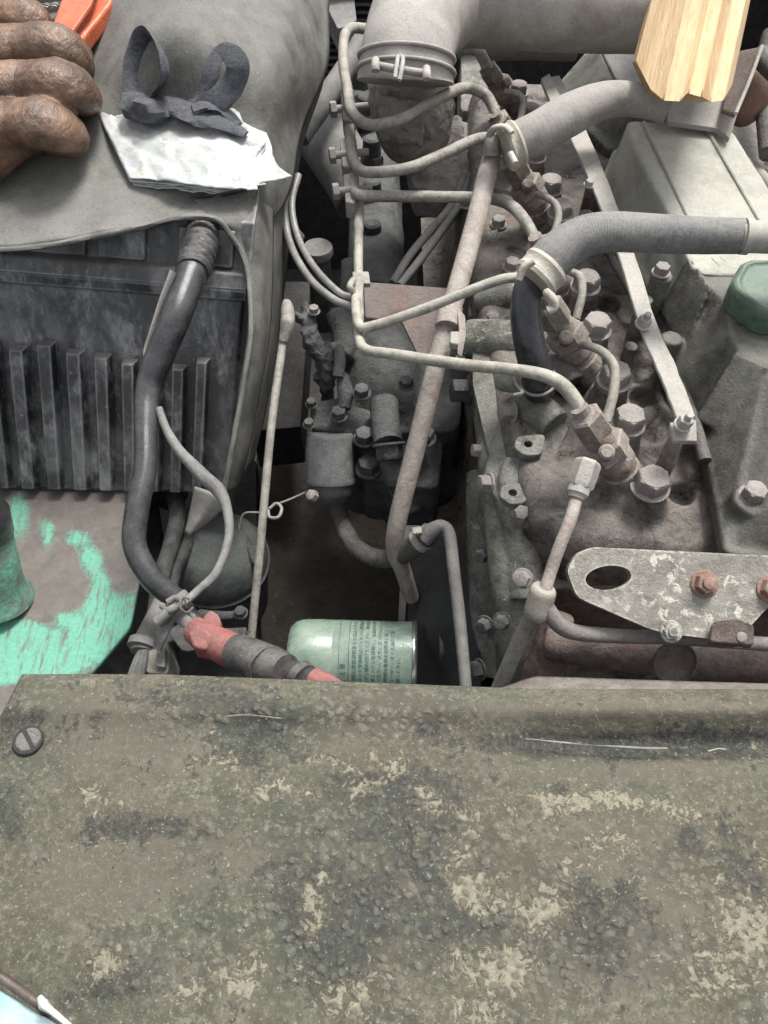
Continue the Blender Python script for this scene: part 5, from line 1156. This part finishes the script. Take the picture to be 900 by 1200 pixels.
def ringtube(c, ax, R, r, name, mat, parent, n=64):
    u = ax.orthogonal().normalized(); b = ax.cross(u); bm = bmesh.new(); V = []
    for i in range(n):
        a = 2 * math.pi * i / n; d = u * math.cos(a) + b * math.sin(a)
        V.append([bm.verts.new(c + d * R + (d * math.cos(t) + ax * math.sin(t)) * r) for t in [2 * math.pi * k / 8 for k in range(8)]])
    for i in range(n):
        for k in range(8): bm.faces.new((V[i][k], V[i][(k + 1) % 8], V[(i + 1) % n][(k + 1) % 8], V[(i + 1) % n][k]))
    return mkobj(name, bm, mat, parent, 60)
clampr = thing('wire_clamp', P(476, 90, 33), 'double wire hose clamp with screw on the big grey elbow hose', 'hose clamp')
Rr = RR(56, 476, 80, 31.5)
c1 = A + ax * -.006; c2 = A + ax * .004
ringtube(c1, ax, Rr * 1.0, RR(2.4, 476, 80, 31.5), 'wire', M_elbow, clampr); ringtube(c2, ax, Rr * 1.02, RR(2.4, 476, 80, 31.5), 'wire', M_elbow, clampr)
tube('screw', [(438, 76, 29.4, 4.5), (470, 82, 29.2, 4.5), (504, 87, 29.4, 4.5)], 4.5, M_elbow, clampr)
for x, y in ((440, 77), (500, 87)): tube('screw_barrel', [(x, y - 6, 29.3), (x, y, 29.1), (x, y + 6, 29.3)], 5, M_elbow, clampr)
tube('saddle_loop', [(463, 92, 29, 2.6), (465, 76, 28.7, 2.6), (467, 66, 28.8, 2.6), (472, 68, 28.7, 2.6), (471, 80, 28.6, 2.6), (468, 94, 29, 2.6)], 2.6, M_elbow, clampr)
o = cast('silencer_drum', tube_bm([(540, 40, 44, 30), (610, 30, 42, 36), (680, 34, 42, 34)], sides=28), M_hosep, None, .003, 4, .0006); tag(o, 'rounded dusty drum shaded beneath the elbow hose', 'drum')

# ================================================================ two grey hoses and black hose
def clamp(root, x, y, h, r, ax, lugs, nm='clamp_band', wid=.012):
    c = P(x, y, h); R = RR(r, x, y, h); bm = bmesh.new()
    lathe(bm, c - ax * wid / 2, ax, [(0, R * .93), (0.0003, R * 1.04), (wid * .2, R * 1.1), (wid * .35, R * 1.03), (wid * .65, R * 1.03), (wid * .8, R * 1.1), (wid - .0003, R * 1.04), (wid, R * .93)], 40)
    mkobj(nm, bm, M_clamp, root, 40)
root = thing('hose_clamp', P(592, 172, 35), 'pale crusty clamp at the end of the upper grey hose', 'hose clamp')
clamp(root, 600, 171, 33.4, 25, (P(630, 155, 32.8) - P(592, 174, 33.6)).normalized(), 0)
tube('clamp_ear', [(574, 158, 32.6), (580, 150, 31.8), (592, 149, 31.5), (600, 156, 31.7)], 3.5, M_clamp, root, flat=(1, 1.6))
tube('clamp_screw', [(598, 180, 31.6), (604, 192, 31.8)], 4, M_clamp, root)
def ribbed(bm_pts, r, nribs, amp, t0, t1):
    P3 = [P(*p[:3]) for p in bm_pts]; path = crom(P3, 40); m = len(path); R3 = [RR(p[3], *p[:3]) for p in bm_pts]; L = len(P3) - 1; rad = []
    for i in range(m):
        f = i / (m - 1) * L; k = min(int(f), L - 1); t = i / (m - 1)
        rr = R3[k] + (R3[k + 1] - R3[k]) * (f - k)
        win = 1 / (1 + math.exp(-(t - t0) * 60)) / (1 + math.exp((t - t1) * 60))
        rad.append(rr * (1 + amp * win * math.sin(t * nribs * 2 * math.pi)))
    bm = bmesh.new(); sweep(bm, path, rad, 36, (1, 1), .015, 2); return bm
root = thing('coolant_hose', P(700, 130, 36), 'upper grey dusty hose running to the wooden block', 'hose')
mkobj('hose', ribbed([(592, 174, 33.6, 23), (630, 156, 32.8, 24), (665, 136, 32.2, 24), (700, 120, 32, 21), (730, 116, 32, 19), (760, 120, 32, 17.5), (784, 128, 32.2, 16.5)], 22, 42, .003, .1, .4), M_hosep, root, 70)
root = thing('coolant_hose', P(760, 276, 37), 'lower ribbed grey hose crossing the near rocker cover', 'hose')
mkobj('hose', ribbed([(628, 326, 32.6, 26), (650, 300, 31.6, 26), (680, 279, 30.9, 24), (715, 272, 30.6, 23), (770, 274, 30.5, 22), (820, 276, 30.5, 21), (872, 277, 30.5, 20)], 22, 62, .008, .3, .85), M_hose, root, 70)
root = thing('coolant_pipe', P(900, 277, 33), 'straight dusty metal pipe at the end of the lower ribbed hose', 'pipe')
tube('pipe', [(866, 277, 30.4, 18), (900, 278, 30.4, 18.5), (1000, 280, 30.4, 19)], 18, M_coverfar, root, sides=28)
tube('pipe_flare', [(870, 277, 30.35, 20.5), (878, 277.5, 30.35, 20.5)], 18, M_coverfar, root, n=2, sides=28)
root = thing('hose_clamp', P(632, 322, 35), 'pale crusty clamp where the lower ribbed hose meets the black hose', 'hose clamp')
clamp(root, 634, 320, 32.3, 27, (P(655, 296, 31.6) - P(628, 326, 32.6)).normalized(), 0, wid=.014)
tube('clamp_ear', [(640, 342, 31.3), (648, 350, 31.2), (650, 360, 31.6), (642, 364, 31.8)], 5, M_clamp, root, jit=.2)
tube('clamp_end', [(608, 328, 31.5, 4), (614, 314, 30.9, 5), (626, 306, 30.5, 4)], 4, M_clamp, root, jit=.2)
o = tube('bent_hose', [(634, 316, 33.4, 19), (620, 338, 33.6, 18), (616, 368, 34.6, 18), (621, 405, 36.2, 18.5), (629, 436, 38, 19), (632, 456, 40, 19)], 18, M_black, None, n=12, sides=28)
tag(o, 'glossy black rubber hose bending down from the lower hose clamp', 'hose')
root = thing('hose_clamp', P(630, 452, 41), 'thin wire clip round the foot of the glossy black hose', 'hose clamp')
ringtube(P(631, 446, 38.8), (P(629, 436, 38) - P(632, 456, 40)).normalized(), RR(20.5, 631, 446, 38.8), RR(2, 631, 446, 38.8), 'clip', M_pipe, root, 40)
tube('clip_end', [(602, 440, 39), (606, 452, 38.6), (612, 460, 38.4), (602, 463, 38.6)], 2.2, M_pipe, root)
bm = bmesh.new(); tube_bm([(586, 448, 40.5, 10), (600, 450, 40, 11), (614, 452, 40, 10)], bm=bm, n=4); o = cast('clip_screw_housing', bm, M_front, root, .0011, 3, .001)
o = cast('thermostat_cap', tube_bm([(640, 436, 41.5, 22), (660, 440, 41.2, 22), (668, 452, 41.5, 20)], sides=24), M_castdark, None, .0016, 3, .001); tag(o, 'dark rounded cap right of the black bent hose foot', 'casting')

# ================================================================ strap bar with bolts
root = thing('strap_bar', P(740, 380, 37), 'long flat dusty steel strap slanting across the injector row', 'strap')
bm = bmesh.new()
L_ = [(636, 92, 36), (680, 186, 35.9), (722, 290, 35.9), (750, 382, 36.1), (774, 440, 36.3), (794, 492, 36.5)]
Rg = [(656, 88, 36), (700, 182, 35.9), (741, 288, 35.9), (768, 375, 36.1), (793, 430, 36.3), (815, 488, 36.5)]
Lp = crom([P(*p) for p in L_], 6); Rp = crom([P(*p) for p in Rg], 6)
Lp = [p + Vector((.0006 * mnoise.noise(p * 200), 0, 0)) for p in Lp]; Rp = [p + Vector((.0008 * mnoise.noise(p * 230), 0, 0)) for p in Rp]
prism(bm, Lp + Rp[::-1], [p - UP * .003 for p in Lp + Rp[::-1]])
bevel(mkobj('bar', bm, M_strap, root), .0006)
slab('end_tab', [(785, 495, 36.3), (816, 492, 36.2), (817, 517, 36.6), (790, 516, 36.7)], .35, M_strap, root, .05)
slab('foot', [(782, 512, 37.5), (802, 514, 37.5), (792, 545, 39.5), (774, 540, 39.5)], 2.5, M_inj, root, .25)
for (x, y, h, r) in ((754, 379, 35.7, 8), (801, 497, 35.9, 9), (690, 186 + 30, 35.7, 5)):
    bolt_at('bolt', x, y, h, r, M_strap, root, Vector((.1, -.1, 1)), .6, True, None, r > 6)
slab('upper_tab', [(634, 92, 35.8), (644, 86, 35.6), (660, 120, 35.6), (648, 126, 35.8)], .4, M_strap, root, .1)

# ================================================================ lifting bracket and its bolts
root = thing('lifting_bracket', P(780, 700, 40), 'pale chipped steel lifting bracket with oval hole and rusty bolts', 'bracket')
def Q(x, y):   # bracket face: a plane leaning back from the viewer
    t = (y - 645) / 100.0
    return P(x, y, 37.6 + 2.2 * t)
outer = roundpoly([Q(664, 668), Q(676, 648), Q(694, 641), Q(1000, 656), Q(1000, 700), Q(905, 706), Q(872, 742), Q(835, 749), Q(770, 741), Q(676, 700)], .3, 5)
def oval(cx, cy, rx, ry, n=36, ang=-.12):
    return [Q(cx + rx * math.cos(t) * math.cos(ang) - ry * math.sin(t) * math.sin(ang), cy + rx * math.cos(t) * math.sin(ang) + ry * math.sin(t) * math.cos(ang)) for t in [2 * math.pi * k / n for k in range(n)]]
nrm = (Q(900, 650) - Q(700, 650)).cross(Q(700, 740) - Q(700, 650)).normalized()
if nrm.dot(-Q(800, 690)) > 0: nrm = -nrm
nrm = nrm if nrm.z < 0 else -nrm
plate_holes('plate', outer, [oval(713, 677, 27, 14)], nrm * .006, M_bracket, root)
top = [Q(690, 641), Q(1000, 656)]
bm = bmesh.new(); up = -nrm
prism(bm, [Q(682, 643.5), Q(690, 640.5), Q(1000, 656), Q(1000, 664), Q(690, 647)], [p + nrm * .012 for p in (Q(682, 643.5), Q(690, 640.5), Q(1000, 656), Q(1000, 664), Q(690, 647))])
fn = -nrm
def bb(x, y, r, mat, nm='bolt', L=.5, off=.0005):
    p = Q(x, y) + fn * off; rr = RR(r, x, y, 38.5); b2 = bmesh.new()
    lathe(b2, p - fn * .001, fn, [(0, rr * 1.25), (.0016, rr * 1.25), (.002, rr * 1.15)], 24)
    hexhead(b2, p, fn, rr, rr * 2 * L, 6, random.random()); lathe(b2, p + fn * rr * 2 * L * .9, fn, [(0, rr * .6), (rr * .35, rr * .55), (rr * .4, rr * .4)], 14)
    return mkobj(nm, b2, mat, root, 30)
bb(825, 684, 13, M_rust); bb(902, 690, 13, M_rust); bb(786, 740, 11, M_bracket, L=.35); 
slab('bolt_tab', [(836, 728, 38.8), (862, 724, 38.7), (884, 732, 38.8), (884, 756, 39.4), (832, 752, 39.3)], .5, M_brown, root, .2)
bb(862, 746, 11, M_bolt, L=.35, off=.003)
# pipe tee and pipes
root = thing('pipe_tee', P(632, 715, 42), 'rusty cream pipe tee where three fuel return pipes meet left of the bracket', 'pipe tee')
bm = bmesh.new(); tube_bm([(638, 688, 38.5, 13.5), (636, 694, 38.8, 16), (630, 716, 39.8, 16), (627, 724, 40.2, 13)], bm=bm, n=4, sides=28); cast('body', bm, grimy('tee_steel', (.24, .2, .165, 1), (.36, .33, .29, 1), rust=.35, rustc=(.26, .13, .08, 1), dust=.5, dustc=(.4, .38, .33, 1)), root, .0011, 2, .0003)
tag(tube('return_pipe', [(676, 582, 35.8, 7.5), (668, 610, 36.2, 7.5), (656, 640, 37, 7.5), (646, 668, 38, 7.5), (638, 694, 38.7, 7.5)], 7, M_pink, None, n=6), 'short pinkish steel pipe dropping from the pale nut to the pipe tee', 'pipe')
tag(tube('return_pipe', [(630, 712, 39.6, 10), (612, 745, 42, 9.5), (594, 785, 45, 9), (575, 830, 49, 9)], 9, M_pipe, None, n=6), 'steel pipe slanting from the tee down behind the front panel', 'pipe')
tag(tube('return_pipe', [(640, 712, 39.4, 10), (655, 732, 40.2, 10), (680, 742, 40.9, 9.5), (740, 746, 41.1, 8.5), (800, 748, 41.1, 8.5), (1000, 762, 41.3, 8.5)], 9, grimy('pipe_grey', (.14, .125, .112, 1), (.23, .21, .19, 1), rust=.2, dust=.5), None, n=8), 'horizontal steel pipe running right from the tee under the lifting bracket', 'pipe')
root = thing('union_nut', P(682, 565, 37), 'pale hexagonal pipe nut below the nearest fuel injector', 'nut')
a = P(690, 540, 34.8); b_ = P(676, 580, 35.7); ax = (b_ - a).normalized(); L = (b_ - a).length; r = RR(16, 683, 560, 35.2); bm = bmesh.new()
lathe(bm, a, ax, [(0, r * .85), (L * .08, r), (L * .7, r), (L * .78, r * .9)], 6, .3); mkobj('hex', bm, M_strap, root, 30)
bm = bmesh.new(); lathe(bm, a + ax * L * .76, ax, [(0, r * .8), (L * .2, r * .82), (L * .24, r * .7), (L * .34, r * .6)], 24); mkobj('collar', bm, M_strap, root, 30)

# ================================================================ wooden block and things behind the covers
def wood_mat():
    m = bpy.data.materials.new('raw_split_wood'); m.use_nodes = True; nt = m.node_tree; nt.nodes.clear()
    out = nt.nodes.new('ShaderNodeOutputMaterial'); b = nt.nodes.new('ShaderNodeBsdfPrincipled')
    pos = nt.nodes.new('ShaderNodeNewGeometry').outputs['Position']
    rot = node(nt, 'ShaderNodeMapping'); rot.inputs['Rotation'].default_value = (0, 0, math.radians(18.5)); nt.links.new(pos, rot.inputs['Vector'])
    mp = node(nt, 'ShaderNodeMapping'); mp.inputs['Scale'].default_value = (1, .05, .6); nt.links.new(rot.outputs[0], mp.inputs['Vector'])
    n1 = nz(nt, mp.outputs[0], 60, 5, .6, .4); n2 = nz(nt, mp.outputs[0], 400, 4, .7, .3); n3 = nz(nt, pos, 30, 4, .6)
    c = mix(nt, ramp(nt, n1, .3, .7), (.44, .29, .15, 1), (.64, .48, .28, 1))
    c = mix(nt, mth(nt, 'MULTIPLY', ramp(nt, n2, .5, .75), .5), c, (.30, .17, .075, 1))
    c = mix(nt, mth(nt, 'MULTIPLY', ramp(nt, n3, .5, .75), .35), c, (.6, .52, .4, 1))
    nt.links.new(c, b.inputs['Base Color']); b.inputs['Roughness'].default_value = .75
    bp = nt.nodes.new('ShaderNodeBump'); bp.inputs['Strength'].default_value = .7; bp.inputs['Distance'].default_value = .0015
    nt.links.new(mth(nt, 'ADD', n2, n1), bp.inputs['Height']); nt.links.new(bp.outputs[0], b.inputs['Normal']); nt.links.new(b.outputs[0], out.inputs[0])
    return m
def wood():
    # split billet: straight long facets, ragged saw end
    sec = [(745, 72, 29.6), (762, 106, 28.2), (777, 118, 27.4), (797, 120, 27.2), (803, 113, 27.5), (806, 112, 27.9), (822, 113, 27.9), (826, 116, 27.5), (832, 121, 27.1), (848, 119, 27.0), (858, 100, 28.0)]
    bm = bmesh.new(); R_ = []
    dirv = (P(812, -60, 26.2) - P(770, 100, 27.6))
    base = [P(*q) for q in sec]
    for k in range(26):
        t = k / 25; ring = []
        for i, p in enumerate(base):
            jag = .0035 * mnoise.noise(Vector((i * 3.7, 1, 0))) if k == 0 else 0
            n_ = .0009 * mnoise.noise(Vector((i * 1.9, t * 4, 3)))
            q = p + dirv * (t * 1.5) + UP * n_ + dirv.normalized() * jag + Vector(((i / 10 - .5) * .012 * t, 0, 0))
            ring.append(q)
        bot = [r_ + ((base[5] - Vector()).normalized() * .85 - UP * .25 + Vector((0, .5, 0))) * (.026 + .003 * math.sin(i)) for i, r_ in enumerate(ring)]
        R_.append([bm.verts.new(q) for q in ring + bot[::-1]])
    for k in range(25):
        m_ = len(R_[0])
        for i in range(m_): bm.faces.new((R_[k][i], R_[k][(i + 1) % m_], R_[k + 1][(i + 1) % m_], R_[k + 1][i]))
    bm.faces.new(R_[0][::-1]); bm.faces.new(R_[-1])
    o = bevel(mkobj('wooden_block', bm, wood_mat(), None, 12), .0006, 1)
    tag(o, 'bright raw split wooden block resting over the engine at upper right', 'wooden block')
wood()
root = thing('support_plate', P(840, 140, 38), 'grey angled steel plate under the end of the wooden block', 'bracket')
slab('plate', [(784, 116, 34.6), (800, 90, 34.0), (885, 70, 33.6), (864, 134, 34.6), (855, 162, 35.3), (840, 150, 35.2), (782, 142, 35.0)], .4, M_hosep, root, .08)
bm = bmesh.new()
a = [P(846, 128, 34), P(862, 60, 32.4), P(893, 54, 31), P(862, 134, 33.4)]
prism(bm, a, [p - UP * .004 for p in a]); bevel(mkobj('rusty_side', bm, M_redplate, root), .001)
tube('edge_bead', [(862, 133, 33.2, 2.4), (878, 95, 32.1, 2.4), (893, 54, 30.8, 2.4)], 2.4, M_strap, root)
bm = bmesh.new(); bmesh.ops.create_uvsphere(bm, u_segments=24, v_segments=16, radius=RR(24, 878, 112, 38)); c = P(878, 112, 38)
for v in bm.verts: v.co.z *= 1.5; v.co += c
tag(mkobj('bulb_cap', bm, M_ball), 'rounded brown cap behind the wooden block at the right edge', 'cap')
o = slab('fan_shroud', [(862, 140, 46), (1000, 120, 46), (1000, 300, 46), (900, 230, 46)], 2, M_pump); tag(o, 'dark ribbed panel behind the middle rocker cover at the right edge', 'panel')
for lb, pts, r in (('pinkish hose curving behind the middle rocker cover', [(866, 186, 42), (885, 200, 41.5), (905, 222, 41.5), (930, 260, 41.5)], 7), ('dark hose along the right edge beside the wooden block', [(905, 40, 36), (896, 90, 38), (902, 180, 40)], 12), ('dusty round hose end at the upper right edge', [(890, 65, 34), (915, 90, 34)], 12)):
    tag(tube('hose', pts, r, M_hosep if r != 12 else M_castdark), lb, 'hose')
tag(tube('conduit', [(716, 300, 41, 5), (752, 365, 40, 6), (790, 440, 39.6, 6.5), (812, 490, 39.8, 7), (826, 540, 40.4, 8)], 6, M_castdark, None), 'dark conduit lying along the foot of the near rocker cover', 'conduit')

for o in list(bpy.data.objects):
    if o.type == 'MESH' and o.get('label') is None and o.parent is None and o.get('kind') is None: print('UNTAGGED', o.name)
